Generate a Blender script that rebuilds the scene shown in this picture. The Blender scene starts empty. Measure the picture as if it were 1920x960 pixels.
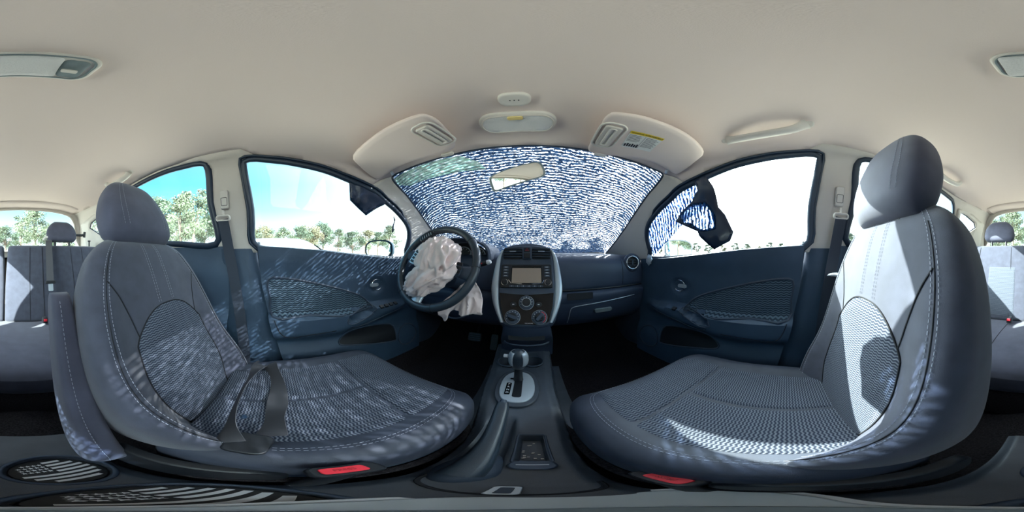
import bpy, bmesh, math, random
from math import sin, cos, pi, radians, sqrt, atan2, hypot, exp
from mathutils import Vector, Matrix, noise, geometry
random.seed(7)
R = radians
SC = bpy.context.scene
COL = SC.collection
ZO = 1.12           # all coordinates below are relative to the camera; the whole scene is lifted by ZO at the end
XC = -.02           # lateral centre line of the car

# ------------------------------------------------------------------ camera, sky, sun, exposure
cam = bpy.data.objects.new('camera', bpy.data.cameras.new('camera')); COL.objects.link(cam)
cam.location = (0, 0, ZO); cam.rotation_euler = (R(90), 0, R(6.5))
cam.data.type = 'PANO'; cam.data.clip_start = .005; cam.data.clip_end = 500
if hasattr(cam.data, 'panorama_type'): cam.data.panorama_type = 'EQUIRECTANGULAR'
else: cam.data.cycles.panorama_type = 'EQUIRECTANGULAR'
SC.camera = cam
SUN_AZ, SUN_EL = 42, 31.8
w = bpy.data.worlds.new('sky'); SC.world = w; w.use_nodes = True
nt = w.node_tree; bg = nt.nodes['Background']
# clear sky: white haze at the horizon, cyan-blue above, broad glare round the sun (smooth over the whole dome)
sd = Vector((sin(R(SUN_AZ)) * cos(R(SUN_EL)), cos(R(SUN_AZ)) * cos(R(SUN_EL)), sin(R(SUN_EL))))
tcw = nt.nodes.new('ShaderNodeTexCoord'); sx_ = nt.nodes.new('ShaderNodeSeparateXYZ'); nt.links.new(tcw.outputs['Generated'], sx_.inputs[0])
rw = nt.nodes.new('ShaderNodeValToRGB'); nt.links.new(sx_.outputs[2], rw.inputs[0])
el_ = rw.color_ramp.elements; el_[0].position = 0; el_[0].color = (1.5, 1.5, 1.5, 1); el_[1].position = 1; el_[1].color = (.05, .28, .62, 1)
for p_, c_ in ((.12, (1.15, 1.25, 1.3)), (.27, (.42, .88, 1.05)), (.42, (.12, .62, .95)), (.58, (.06, .45, .85))):
    e_ = el_.new(p_); e_.color = (*c_, 1)
dt = nt.nodes.new('ShaderNodeVectorMath'); dt.operation = 'DOT_PRODUCT'; nt.links.new(tcw.outputs['Generated'], dt.inputs[0]); dt.inputs[1].default_value = sd
def _m(op, a, b=None):
    n = nt.nodes.new('ShaderNodeMath'); n.operation = op
    for i, v in enumerate((a, b)):
        if v is None: continue
        if isinstance(v, (int, float)): n.inputs[i].default_value = v
        else: nt.links.new(v, n.inputs[i])
    return n.outputs[0]
glow = _m('MULTIPLY', _m('EXPONENT', _m('MULTIPLY', _m('POWER', _m('MULTIPLY', _m('ARCCOSINE', _m('MINIMUM', dt.outputs['Value'], .9999)), 1 / R(42)), 1.6), -1.0)), 26.0)
gc = nt.nodes.new('ShaderNodeMixRGB'); gc.blend_type = 'ADD'; gc.inputs[0].default_value = 1
gv = nt.nodes.new('ShaderNodeCombineXYZ')
for i_, k_ in enumerate((1, .98, .94)): nt.links.new(_m('MULTIPLY', glow, k_), gv.inputs[i_])
nt.links.new(rw.outputs[0], gc.inputs[1]); nt.links.new(gv.outputs[0], gc.inputs[2])
nt.links.new(gc.outputs[0], bg.inputs[0]); bg.inputs[1].default_value = .58
sun = bpy.data.objects.new('sun', bpy.data.lights.new('sun', 'SUN')); COL.objects.link(sun)
sun.data.energy = 14.5; sun.data.angle = R(.5); sun.data.color = (1, .91, .80)
sun.rotation_euler = sd.to_track_quat('Z', 'Y').to_euler(); sun.location = (3, 6, 8)
vs = SC.view_settings
vs.view_transform = 'Standard'; vs.look = 'None'; vs.gamma = 1; vs.use_curve_mapping = False; vs.exposure = 1.38
SC.cycles.use_denoising = True
SC.cycles.max_bounces = 10; SC.cycles.diffuse_bounces = 7; SC.cycles.glossy_bounces = 4
SC.cycles.transmission_bounces = 6; SC.cycles.transparent_max_bounces = 16
SC.cycles.caustics_reflective = False; SC.cycles.caustics_refractive = False
SC.cycles.sample_clamp_indirect = 12

# ------------------------------------------------------------------ materials
def mat(name, col, rough=.7, metal=0, noise_amt=0, noise_scale=60, bump=0, bump_scale=400, spec=.5, bump_dist=.001, coat=0, sheen=0, col2=None):
    m = bpy.data.materials.new(name); m.use_nodes = True
    n = m.node_tree.nodes; l = m.node_tree.links; b = n['Principled BSDF']
    b.inputs['Base Color'].default_value = (*col, 1); b.inputs['Roughness'].default_value = rough
    b.inputs['Metallic'].default_value = metal; b.inputs['Specular IOR Level'].default_value = spec
    b.inputs['Coat Weight'].default_value = coat; b.inputs['Sheen Weight'].default_value = sheen
    tc = n.new('ShaderNodeTexCoord')
    if noise_amt or col2:
        t = n.new('ShaderNodeTexNoise'); t.inputs['Scale'].default_value = noise_scale; t.inputs['Detail'].default_value = 5
        l.new(tc.outputs['Object'], t.inputs['Vector'])
        r = n.new('ShaderNodeValToRGB'); k = noise_amt
        r.color_ramp.elements[0].position = .3; r.color_ramp.elements[1].position = .7
        r.color_ramp.elements[0].color = (*[c * (1 - k) for c in col], 1)
        r.color_ramp.elements[1].color = (*(col2 or [min(1, c * (1 + k)) for c in col]), 1)
        l.new(t.outputs['Fac'], r.inputs[0]); l.new(r.outputs[0], b.inputs['Base Color'])
    if bump:
        t = n.new('ShaderNodeTexNoise'); t.inputs['Scale'].default_value = bump_scale; t.inputs['Detail'].default_value = 3
        l.new(tc.outputs['Object'], t.inputs['Vector'])
        bp = n.new('ShaderNodeBump'); bp.inputs['Strength'].default_value = bump; bp.inputs['Distance'].default_value = bump_dist
        l.new(t.outputs['Fac'], bp.inputs['Height']); l.new(bp.outputs[0], b.inputs['Normal'])
    return m

def mth(nt, op, a, b=None, c=None):
    n = nt.nodes.new('ShaderNodeMath'); n.operation = op
    for i, v in enumerate((a, b, c)):
        if v is None: continue
        if isinstance(v, (int, float)): n.inputs[i].default_value = v
        else: nt.links.new(v, n.inputs[i])
    return n.outputs[0]

def zigzag(name, dark, light, period=.0085, wave=.017, amp=.45, rough=.85):
    """woven zig-zag fabric: UV in metres"""
    m = bpy.data.materials.new(name); m.use_nodes = True; t = m.node_tree; n = t.nodes; l = t.links; b = n['Principled BSDF']
    uv = n.new('ShaderNodeTexCoord'); s = n.new('ShaderNodeSeparateXYZ'); l.new(uv.outputs['UV'], s.inputs[0])
    tri = mth(t, 'PINGPONG', mth(t, 'DIVIDE', s.outputs[0], wave / 2), 1)
    ph = mth(t, 'ADD', mth(t, 'DIVIDE', s.outputs[1], period), mth(t, 'MULTIPLY', tri, amp))
    st = mth(t, 'PINGPONG', mth(t, 'MULTIPLY', ph, 2), 1)
    ns = n.new('ShaderNodeTexNoise'); ns.inputs['Scale'].default_value = 900; l.new(uv.outputs['UV'], ns.inputs[0])
    st2 = mth(t, 'ADD', st, mth(t, 'MULTIPLY', mth(t, 'SUBTRACT', ns.outputs[0], .5), .5))
    r = n.new('ShaderNodeValToRGB'); r.color_ramp.elements[0].position = .38; r.color_ramp.elements[1].position = .62
    r.color_ramp.elements[0].color = (*dark, 1); r.color_ramp.elements[1].color = (*light, 1)
    l.new(st2, r.inputs[0]); l.new(r.outputs[0], b.inputs['Base Color']); b.inputs['Roughness'].default_value = rough
    b.inputs['Specular IOR Level'].default_value = .25
    bp = n.new('ShaderNodeBump'); bp.inputs['Strength'].default_value = .6; bp.inputs['Distance'].default_value = .002
    l.new(st2, bp.inputs['Height']); l.new(bp.outputs[0], b.inputs['Normal'])
    return m

M = {}
M['headliner'] = mat('headliner', (.755, .65, .60), .95, bump=.25, bump_scale=900, spec=.1)
M['beige'] = mat('beige_plastic', (.64, .60, .55), .55, bump=.1, bump_scale=700, spec=.35)
M['beige2'] = mat('beige_plastic_light', (.68, .65, .60), .45, spec=.4)
M['seat'] = mat('seat_cloth', (.045, .050, .074), .85, bump=.35, bump_scale=1400, spec=.3, sheen=.25, noise_amt=.15, noise_scale=30)
M['seatside'] = mat('seat_side_cloth', (.066, .070, .105), .8, bump=.3, bump_scale=1400, spec=.3, sheen=.2, noise_amt=.15, noise_scale=20)
M['bolster'] = mat('seat_bolster_cloth', (.034, .041, .062), .6, bump=.3, bump_scale=1400, spec=.4, noise_amt=.15, noise_scale=20)
M['zig'] = zigzag('zigzag_fabric', (.024, .032, .054), (.120, .135, .168), .0062, .0125)
M['zigdoor'] = zigzag('door_zigzag_fabric', (.020, .036, .058), (.10, .15, .20), .010, .022)
M['seam'] = mat('seam_shadow_line', (.008, .009, .013), .9)
M['stitch'] = mat('stitching', (.30, .32, .39), .7)
M['plastic'] = mat('charcoal_plastic', (.040, .058, .090), .5, bump=.2, bump_scale=900, spec=.4, noise_amt=.12, noise_scale=12)  # charcoal, with the blue haze of window glare mixed into the colour
M['doorpl'] = mat('door_plastic', (.040, .072, .120), .55, bump=.2, bump_scale=900, spec=.4, noise_amt=.1, noise_scale=10)  # blue imitates window glare over charcoal plastic
M['dash'] = mat('dash_plastic', (.046, .064, .105), .5, bump=.35, bump_scale=700, spec=.45)  # blue lift of the glare is painted into the base colour
M['softblack'] = mat('black_plastic', (.010, .012, .016), .45, spec=.4)
M['rubber'] = mat('blue_black_rubber', (.012, .028, .055), .4, spec=.5)
M['gloss'] = mat('piano_black', (.005, .006, .009), .16, spec=.28)
M['silver'] = mat('satin_silver', (.50, .56, .62), .35, metal=.35)
M['silverp'] = mat('silver_plastic', (.48, .54, .60), .35, metal=.4)
M['chrome'] = mat('chrome', (.85, .87, .9), .08, metal=1)
M['mirror'] = mat('mirror_glass', (.80, .84, .82), .015, metal=1)
M['leather'] = mat('wheel_leather', (.024, .036, .052), .32, bump=.3, bump_scale=900, spec=.55)
M['carpet'] = mat('carpet', (.022, .020, .023), .98, bump=.8, bump_scale=500, bump_dist=.004, spec=.05, noise_amt=.5, noise_scale=200)
M['red'] = mat('red_button', (.75, .03, .05), .35, spec=.5)
M['screen'] = mat('grey_beige_screen', (.36, .27, .215), .18, spec=.5)
M['white'] = mat('white_print', (.7, .72, .74), .5)
M['amber'] = mat('amber_plastic', (.75, .6, .25), .4)
M['lens'] = mat('frosted_lens', (.68, .68, .67), .25, spec=.5, bump=.5, bump_scale=250, bump_dist=.002)
M['belt'] = mat('belt_webbing', (.040, .052, .075), .7, bump=.4, bump_scale=1200, spec=.3)
M['beltgrey'] = mat('slack_belt_webbing', (.075, .075, .085), .65, bump=.4, bump_scale=1200, spec=.3)
M['bag'] = mat('airbag_cloth', (.82, .67, .64), .8, bump=.3, bump_scale=500, spec=.2, sheen=.3, noise_amt=.08, noise_scale=18)
M['yellow'] = mat('yellow_print', (.80, .58, .03), .5)
M['console'] = mat('console_plastic', (.050, .062, .082), .42, bump=.25, bump_scale=800, spec=.5, noise_amt=.2, noise_scale=15)
M['footgrey'] = mat('pale_grey_plastic', (.50, .56, .58), .5)
M['greyblue'] = mat('grey_blue_plastic', (.19, .235, .25), .5, noise_amt=.2, noise_scale=25)
M['paintw'] = mat('white_paint', (.12, .135, .15), .25, coat=.6)
M['paintr'] = mat('red_paint', (.45, .03, .03), .25, coat=.6)
M['paints'] = mat('silver_paint', (.40, .42, .45), .25, metal=.5, coat=.6)
M['paintd'] = mat('dark_paint', (.003, .014, .026), .7, spec=.1)
M['tyre'] = mat('tyre', (.015, .015, .015), .9)
M['carglass'] = mat('dark_car_glass', (.03, .045, .05), .05, spec=.8)
M['ground'] = mat('dusty_ground', (.48, .42, .37), .95, noise_amt=.2, noise_scale=.6, col2=(.42, .39, .33))
M['bark'] = mat('bark', (.14, .11, .085), .9, noise_amt=.4, noise_scale=6)
M['leafa'] = mat('gum_leaves', (.06, .085, .045), .7, noise_amt=.5, noise_scale=1.3, col2=(.12, .15, .09))
M['leafb'] = mat('dark_leaves', (.035, .06, .035), .7, noise_amt=.5, noise_scale=1.1, col2=(.08, .12, .07))
M['leafc'] = mat('dry_leaves', (.14, .13, .06), .7, noise_amt=.5, noise_scale=1.2, col2=(.16, .15, .09))

def glass_mat(name, tint, refl=.06):
    m = bpy.data.materials.new(name); m.use_nodes = True; t = m.node_tree; n = t.nodes; l = t.links
    n.remove(n['Principled BSDF']); out = n['Material Output']
    a = n.new('ShaderNodeBsdfTransparent'); a.inputs[0].default_value = (*tint, 1)
    g = n.new('ShaderNodeBsdfGlossy'); g.inputs['Roughness'].default_value = .01
    x = n.new('ShaderNodeMixShader'); x.inputs[0].default_value = refl
    l.new(a.outputs[0], x.inputs[1]); l.new(g.outputs[0], x.inputs[2]); l.new(x.outputs[0], out.inputs[0])
    return m
M['glass'] = glass_mat('window_glass', (.78, .95, .98), .04)
M['wsglass'] = glass_mat('windscreen_glass', (.92, .98, .96), .04)

def film_mat(name, dark, light, cover, vertical=False, density=1.0, clear=(.66, .73, .88)):
    """crash-wrap film: dark blue film, broken by bright horizontal ribs where it let go of the glass. UV in metres"""
    m = bpy.data.materials.new(name); m.use_nodes = True; t = m.node_tree; n = t.nodes; l = t.links
    n.remove(n['Principled BSDF']); out = n['Material Output']
    uv = n.new('ShaderNodeTexCoord')
    mp = n.new('ShaderNodeMapping'); l.new(uv.outputs['UV'], mp.inputs[0])
    mp.inputs['Scale'].default_value = (80, 200, 1) if not vertical else (200, 80, 1)
    wn = n.new('ShaderNodeTexNoise'); wn.inputs['Scale'].default_value = 5; wn.inputs['Detail'].default_value = 3; l.new(uv.outputs['UV'], wn.inputs[0])
    mx = n.new('ShaderNodeMixRGB'); mx.blend_type = 'ADD'; mx.inputs[0].default_value = .7
    l.new(mp.outputs[0], mx.inputs[1]); l.new(wn.outputs['Color'], mx.inputs[2])
    a = n.new('ShaderNodeTexNoise'); a.inputs['Scale'].default_value = 1; a.inputs['Detail'].default_value = 9; a.inputs['Roughness'].default_value = .76
    l.new(mx.outputs[0], a.inputs[0])
    # ribs: thin wandering lines every ~18 mm
    s = n.new('ShaderNodeSeparateXYZ'); l.new(uv.outputs['UV'], s.inputs[0])
    wob = n.new('ShaderNodeTexNoise'); wob.inputs['Scale'].default_value = 9; l.new(uv.outputs['UV'], wob.inputs[0])
    v = mth(t, 'ADD', mth(t, 'MULTIPLY', s.outputs[0 if vertical else 1], 62), mth(t, 'MULTIPLY', wob.outputs[0], 3.0))
    rib = mth(t, 'PINGPONG', v, .5)
    rib = mth(t, 'MULTIPLY', mth(t, 'SUBTRACT', .5, rib), .36)
    big = n.new('ShaderNodeTexNoise'); big.inputs['Scale'].default_value = 3.5; big.inputs['Detail'].default_value = 2; l.new(uv.outputs['UV'], big.inputs[0])
    q = mth(t, 'ADD', mth(t, 'ADD', a.outputs[0], rib), mth(t, 'MULTIPLY', mth(t, 'SUBTRACT', big.outputs[0], .5), .12))
    r = n.new('ShaderNodeValToRGB'); r.color_ramp.elements[0].position = cover; r.color_ramp.elements[1].position = cover + .10
    l.new(q, r.inputs[0])
    d = n.new('ShaderNodeMixShader'); d.inputs[0].default_value = .55
    tl = n.new('ShaderNodeBsdfTranslucent'); df = n.new('ShaderNodeBsdfDiffuse')
    b2 = n.new('ShaderNodeTexNoise'); b2.inputs['Scale'].default_value = .6; b2.inputs['Detail'].default_value = 6; l.new(mp.outputs[0], b2.inputs[0])
    cr_ = n.new('ShaderNodeValToRGB'); cr_.color_ramp.elements[0].position = .40; cr_.color_ramp.elements[1].position = .66
    cr_.color_ramp.elements[0].color = (*dark, 1); cr_.color_ramp.elements[1].color = (*[min(.9, c_ * k_) for c_, k_ in zip(dark, (3.5, 5, 5))], 1)
    l.new(b2.outputs[0], cr_.inputs[0]); l.new(cr_.outputs[0], tl.inputs[0]); l.new(cr_.outputs[0], df.inputs[0])
    l.new(tl.outputs[0], d.inputs[1]); l.new(df.outputs[0], d.inputs[2])
    e = n.new('ShaderNodeMixShader'); e.inputs[0].default_value = .08 * density
    tr = n.new('ShaderNodeBsdfTransparent'); tr.inputs[0].default_value = (*clear, 1)
    t2 = n.new('ShaderNodeBsdfTranslucent'); t2.inputs[0].default_value = (*light, 1)
    l.new(tr.outputs[0], e.inputs[1]); l.new(t2.outputs[0], e.inputs[2])
    x = n.new('ShaderNodeMixShader'); l.new(r.outputs[0], x.inputs[0]); l.new(d.outputs[0], x.inputs[1]); l.new(e.outputs[0], x.inputs[2])
    l.new(x.outputs[0], out.inputs[0])
    return m
M['film'] = film_mat('blue_speckled_film', (.0018, .0034, .0085), (.34, .42, .62), .650)
M['filmv'] = film_mat('blue_speckled_film_upright', (.010, .030, .08), (.50, .58, .7), .58, True)
M['filmgreen'] = film_mat('green_tinted_film', (.55, .74, .64), (.75, .85, .78), .60, clear=(.6, .85, .75))
M['filmdark'] = mat('dark_blue_film', (.008, .022, .055), .25, spec=.6)

# ------------------------------------------------------------------ helpers
def link(o, parent=None):
    COL.objects.link(o)
    if parent is not None: o.parent = parent
    return o
def tag(o, label=None, cat=None, group=None, kind=None):
    for k, v in (('label', label), ('category', cat), ('group', group), ('kind', kind)):
        if v: o[k] = v
    return o
def thing(name, label, cat, loc=(0, 0, 0), group=None, kind=None):
    o = bpy.data.objects.new(name, None); o.location = loc; o.empty_display_size = .05
    link(o); return tag(o, label, cat, group, kind)
def mk(name, verts, faces, m, parent=None, smooth=True, uvs=None, org=None, angle=None):
    """one mesh object; verts in camera-relative coordinates; moved into the parent's frame"""
    base = Vector((0, 0, 0)); p = parent
    while p is not None: base += p.location; p = p.parent
    vv = [Vector(v) for v in verts]
    o_ = Vector((0, 0, 0))
    c = sum(vv, Vector()) / max(1, len(vv))
    o_ = Vector(org) if org is not None else (c if parent is not None else Vector((c.x, c.y, min(v.z for v in vv))))
    me = bpy.data.meshes.new(name); me.from_pydata([tuple(v - o_) for v in vv], [], faces); me.update()
    if uvs is not None:
        ul = me.uv_layers.new(name='UVMap')
        for lp in me.loops: ul.data[lp.index].uv = uvs[lp.vertex_index]
    if m: me.materials.append(m)
    if smooth:
        for f in me.polygons: f.use_smooth = True
        me.set_sharp_from_angle(angle=R(angle or 48))
    o = bpy.data.objects.new(name, me); o.location = o_ - base
    return link(o, parent)
def join(parts):
    V = []; F = []
    for v, f in parts:
        k = len(V); V += list(v); F += [[i + k for i in q] for q in f]
    return V, F
def gridf(nu, nv, cu=False, cv=False):
    F = []
    for i in range(nu if cu else nu - 1):
        for j in range(nv if cv else nv - 1):
            a, b = i, (i + 1) % nu; c, d = j, (j + 1) % nv
            F.append([a * nv + c, b * nv + c, b * nv + d, a * nv + d])
    return F
def loft(loops, cap=True, closed=True):
    n = len(loops[0]); V = [p for l in loops for p in l]; F = gridf(len(loops), n, False, closed)
    if cap and closed:
        F.append(list(range(n))[::-1]); k = (len(loops) - 1) * n; F.append([k + i for i in range(n)])
    return V, F
def frame(o, n, up=(0, 0, 1)):
    n = Vector(n).normalized(); u = Vector(up); ex = u.cross(n)
    if ex.length < 1e-4: ex = Vector((1, 0, 0))
    ex.normalize(); ey = n.cross(ex).normalized()
    return (Vector(o), ex, ey, n)
def at(f, x, y, z=0): return f[0] + f[1] * x + f[2] * y + f[3] * z
def rrect(w, h, r, n=5, cx=0, cy=0):
    P = []; r = min(r, w / 2 - 1e-4, h / 2 - 1e-4)
    for k, (sx, sy) in enumerate(((1, 1), (-1, 1), (-1, -1), (1, -1))):
        for i in range(n + 1):
            a = k * pi / 2 + i / n * pi / 2
            P.append((cx + sx * (w / 2 - r) + r * cos(a), cy + sy * (h / 2 - r) + r * sin(a)))
    return P
def ell(a, b, n=24, cx=0, cy=0): return [(cx + a * cos(2 * pi * i / n), cy + b * sin(2 * pi * i / n)) for i in range(n)]
def prism(pts, f, d, bev=0, z0=0):
    """outline pts in frame f, from z0 to z0+d with a bevelled front rim"""
    cx = sum(p[0] for p in pts) / len(pts); cy = sum(p[1] for p in pts) / len(pts)
    rr = max(hypot(p[0] - cx, p[1] - cy) for p in pts)
    def lp(z, k): return [at(f, cx + (p[0] - cx) * (1 - k / rr), cy + (p[1] - cy) * (1 - k / rr), z) for p in pts]
    s = 1 if d > 0 else -1
    L = [lp(z0, 0)]
    if bev: L += [lp(z0 + d - s * bev, 0), lp(z0 + d - s * bev * .3, bev * .3), lp(z0 + d, bev)]
    else: L += [lp(z0 + d, 0)]
    return loft(L)
def tube(path, r, n=8, closed=False, flat=1):
    P = [Vector(p) for p in path]; m = len(P); L = []
    up = Vector((0, 0, 1)); prev = None
    for i in range(m):
        a = P[(i - 1) % m] if closed or i > 0 else P[i]; b = P[(i + 1) % m] if closed or i < m - 1 else P[i]
        t = (b - a).normalized()
        if prev is None:
            x = t.cross(up)
            if x.length < .1: x = t.cross(Vector((1, 0, 0)))
        else: x = prev - t * prev.dot(t)
        x.normalize(); y = t.cross(x); prev = x
        rr = r(i / (m - 1)) if callable(r) else r
        L.append([P[i] + x * rr * cos(2 * pi * k / n) + y * rr * flat * sin(2 * pi * k / n) for k in range(n)])
    if closed:
        V = [p for l in L for p in l]; return V, gridf(m, n, True, True)
    return loft(L)
def box(c, s, f=None, bev=.0, r=None):
    """box centre c size s, optional frame (ex,ey,ez)"""
    f = f or (Vector(c), Vector((1, 0, 0)), Vector((0, 1, 0)), Vector((0, 0, 1)))
    f = (Vector(c), f[1], f[2], f[3])
    return prism(rrect(s[0], s[1], r if r is not None else max(bev, .0005), 2), f, s[2], bev, -s[2] / 2)
def crom(T, x):
    n = len(T)
    if x <= T[0][0]: return T[0][1]
    if x >= T[-1][0]: return T[-1][1]
    for i in range(n - 1):
        if T[i][0] <= x <= T[i + 1][0]: break
    (x0, y0), (x1, y1) = T[i], T[i + 1]; h = x1 - x0
    m0 = (T[i + 1][1] - T[i - 1][1]) / (T[i + 1][0] - T[i - 1][0]) if i > 0 else (y1 - y0) / h
    m1 = (T[i + 2][1] - T[i][1]) / (T[i + 2][0] - T[i][0]) if i + 2 < n else (y1 - y0) / h
    t = (x - x0) / h
    return (2 * t**3 - 3 * t * t + 1) * y0 + (t**3 - 2 * t * t + t) * h * m0 + (-2 * t**3 + 3 * t * t) * y1 + (t**3 - t * t) * h * m1
def lin(T, x):
    if x <= T[0][0]: return T[0][1]
    for (a, b), (c, d) in zip(T, T[1:]):
        if x <= c: return b + (d - b) * (x - a) / (c - a)
    return T[-1][1]
def ss(a, b, x):
    t = max(0, min(1, (x - a) / (b - a))); return t * t * (3 - 2 * t)
def smoothpoly(P, n=4, closed=True):
    """Catmull-Rom through points"""
    m = len(P); out = []
    dim = len(P[0])
    for i in range(m if closed else m - 1):
        g = lambda k: P[k % m] if closed else P[max(0, min(m - 1, k))]
        a, b, c, d = g(i - 1), g(i), g(i + 1), g(i + 2)
        for k in range(n):
            t = k / n
            out.append(tuple(.5 * (2 * b[j] + (c[j] - a[j]) * t + (2 * a[j] - 5 * b[j] + 4 * c[j] - d[j]) * t * t + (3 * b[j] - a[j] - 3 * c[j] + d[j]) * t**3) for j in range(dim)))
    if not closed: out.append(tuple(P[-1]))
    return out
def inpoly(x, y, P):
    c = False; j = len(P) - 1
    for i in range(len(P)):
        if (P[i][1] > y) != (P[j][1] > y) and x < (P[j][0] - P[i][0]) * (y - P[i][1]) / (P[j][1] - P[i][1]) + P[i][0]: c = not c
        j = i
    return c
def resample(P, d, closed=True):
    out = []; m = len(P)
    for i in range(m if closed else m - 1):
        a = P[i]; b = P[(i + 1) % m]; L = hypot(b[0] - a[0], b[1] - a[1]); k = max(1, round(L / d))
        out += [(a[0] + (b[0] - a[0]) * q / k, a[1] + (b[1] - a[1]) * q / k) for q in range(k)]
    if not closed: out.append(P[-1])
    return out
def cdt(outer, holes, step):
    """2-D triangulation of a polygon with holes, interior grid of given step"""
    V = []; E = []
    for P in [outer] + holes:
        k = len(V); Q = resample(P, step); V += Q; E += [(k + i, k + (i + 1) % len(Q)) for i in range(len(Q))]
    xs = [p[0] for p in outer]; ys = [p[1] for p in outer]
    B = list(V)
    y = min(ys) + step / 2; row = 0
    cell = {}
    for p in B: cell.setdefault((int(p[0] // step), int(p[1] // step)), []).append(p)
    while y < max(ys):
        x = min(xs) + step / 2 + (row % 2) * step / 2
        while x < max(xs):
            if inpoly(x, y, outer) and not any(inpoly(x, y, h) for h in holes):
                cx, cy = int(x // step), int(y // step)
                if all(hypot(x - p[0], y - p[1]) > step * .55 for a in (-1, 0, 1) for b in (-1, 0, 1) for p in cell.get((cx + a, cy + b), ())):
                    V.append((x, y))
            x += step
        y += step; row += 1
    r = geometry.delaunay_2d_cdt([Vector(p) for p in V], E, [], 0, 1e-6)
    VV = [tuple(p) for p in r[0]]; F = []
    for f in r[2]:
        x = sum(VV[i][0] for i in f) / len(f); y = sum(VV[i][1] for i in f) / len(f)
        if inpoly(x, y, outer) and not any(inpoly(x, y, h) for h in holes): F.append(list(f))
    return VV, F
def solid(o, t, off=0):
    s = o.modifiers.new('thickness', 'SOLIDIFY'); s.thickness = t; s.offset = off; return o
def solid_out(o, t, c=(XC, -.2, 0)):
    """thickness grown away from the cabin centre"""
    c = Vector(c); sgn = sum(p.normal.dot((p.center + o.location - c).normalized()) * p.area for p in o.data.polygons)
    return solid(o, t, 1 if sgn > 0 else -1)
def dashes(path, r=.0007, dash=.005, gap=.003, off=None):
    """stitches: small beads along a 3-D path"""
    P = [Vector(p) for p in path]; S = []; cur = 0; parts = []
    seg = [(P[i + 1] - P[i]).length for i in range(len(P) - 1)]; tot = sum(seg)
    def pos(s):
        i = 0
        while i < len(seg) - 1 and s > seg[i]: s -= seg[i]; i += 1
        return P[i].lerp(P[i + 1], min(1, s / max(seg[i], 1e-9)))
    while cur + dash < tot:
        parts.append(tube([pos(cur), pos(cur + dash)], r * .75, 4)); cur += dash + gap
    return join(parts)

# ------------------------------------------------------------------ body shell as one lofted section
TAB = [(0, 1), (.2, .997), (.4, .985), (.6, .962), (.72, .93), (.80, .885), (.85, .83), (.885, .73), (.915, .60), (.945, .43), (.97, .25), (.985, .12), (1, 0)]
HT = [(-1.7, .42), (-1.5, .475), (-1.2, .505), (-.8, .525), (-.3, .535), (0, .535), (.25, .52), (.40, .50), (.55, .465), (.72, .385), (.91, .26), (1.156, .11), (1.35, .03)]
WT = [(-1.7, .58), (-1.5, .61), (-1.2, .65), (-.6, .70), (0, .70), (.5, .69), (.8, .67), (1.1, .65), (1.35, .64)]
T1 = [(i, a) for i, (a, b) in enumerate(TAB)]; T2 = [(i, b) for i, (a, b) in enumerate(TAB)]
def W(y): return crom(WT, y)
def S(y, v, s=1, off=0):
    """point on the cabin surface; off>0 moves outwards"""
    va = abs(v); sg = s * (1 if v >= 0 else -1)
    r, q = crom(T1, va), crom(T2, va)
    W_, H_ = W(y) + off * min(1, va / 6), crom(HT, y) + off * max(.15, 1 - va / 12)
    return Vector((XC + sg * r * W_, y, -.03 + q * H_))
VS = .06    # scale of v in the 2-D domain
WIN_F = [(-.118, 6.1), (0, 6.1), (.1, 6.3), (.2, 6.5), (.32, 6.85), (.45, 7.1), (.52, 7.5), (.6, 7.85), (.69, 8.45), (.722, 9.3), (.715, 10.6), (.70, 11.7), (.42, 11.6), (.2, 11.3), (-.07, 11.0), (-.10, 9.0)]
WIN_R = [(-.276, 5.8), (-.384, 5.4), (-.5, 5.35), (-.65, 5.6), (-.85, 6.15), (-.93, 6.6), (-.97, 8), (-.95, 10.4), (-.53, 10.5), (-.266, 10.7), (-.279, 8.5)]
WIN_Q = [(-1.04, 7.35), (-1.05, 9.4), (-1.15, 9.3), (-1.30, 8.3), (-1.26, 7.75), (-1.12, 7.35)]
def D2(P): return [(a, b * VS) for a, b in P]
def shell(name, outer, holes, s, m, step=.03, parent=None, off=0):
    V, F = cdt(D2(outer), [D2(h) for h in holes], step)
    o = mk(name, [S(y, v / VS, s, off) for y, v in V], F, m, parent)
    return o
WS_EDGE = [(.545, 0), (.54, 1.6), (.53, 2.7), (.515, 3.8), (.50, 4.7), (.515, 5.1), (.585, 5.6), (.63, 5.8), (.72, 6.3), (.87, 7.0), (1.0, 7.6), (1.10, 8.1), (1.18, 8.6)]
VR = [(-1.47, 5.0), (-1.05, 5.75), (-.9, 5.7), (-.65, 5.15), (-.5, 4.95), (-.384, 4.95), (-.31, 4.8), (-.12, 4.8), (-.06, 5.7), (.1, 5.95), (.2, 6.15), (.32, 6.5), (.40, 6.8), (.43, 6.6), (.47, 5.6), (.50, 4.75)]
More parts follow.
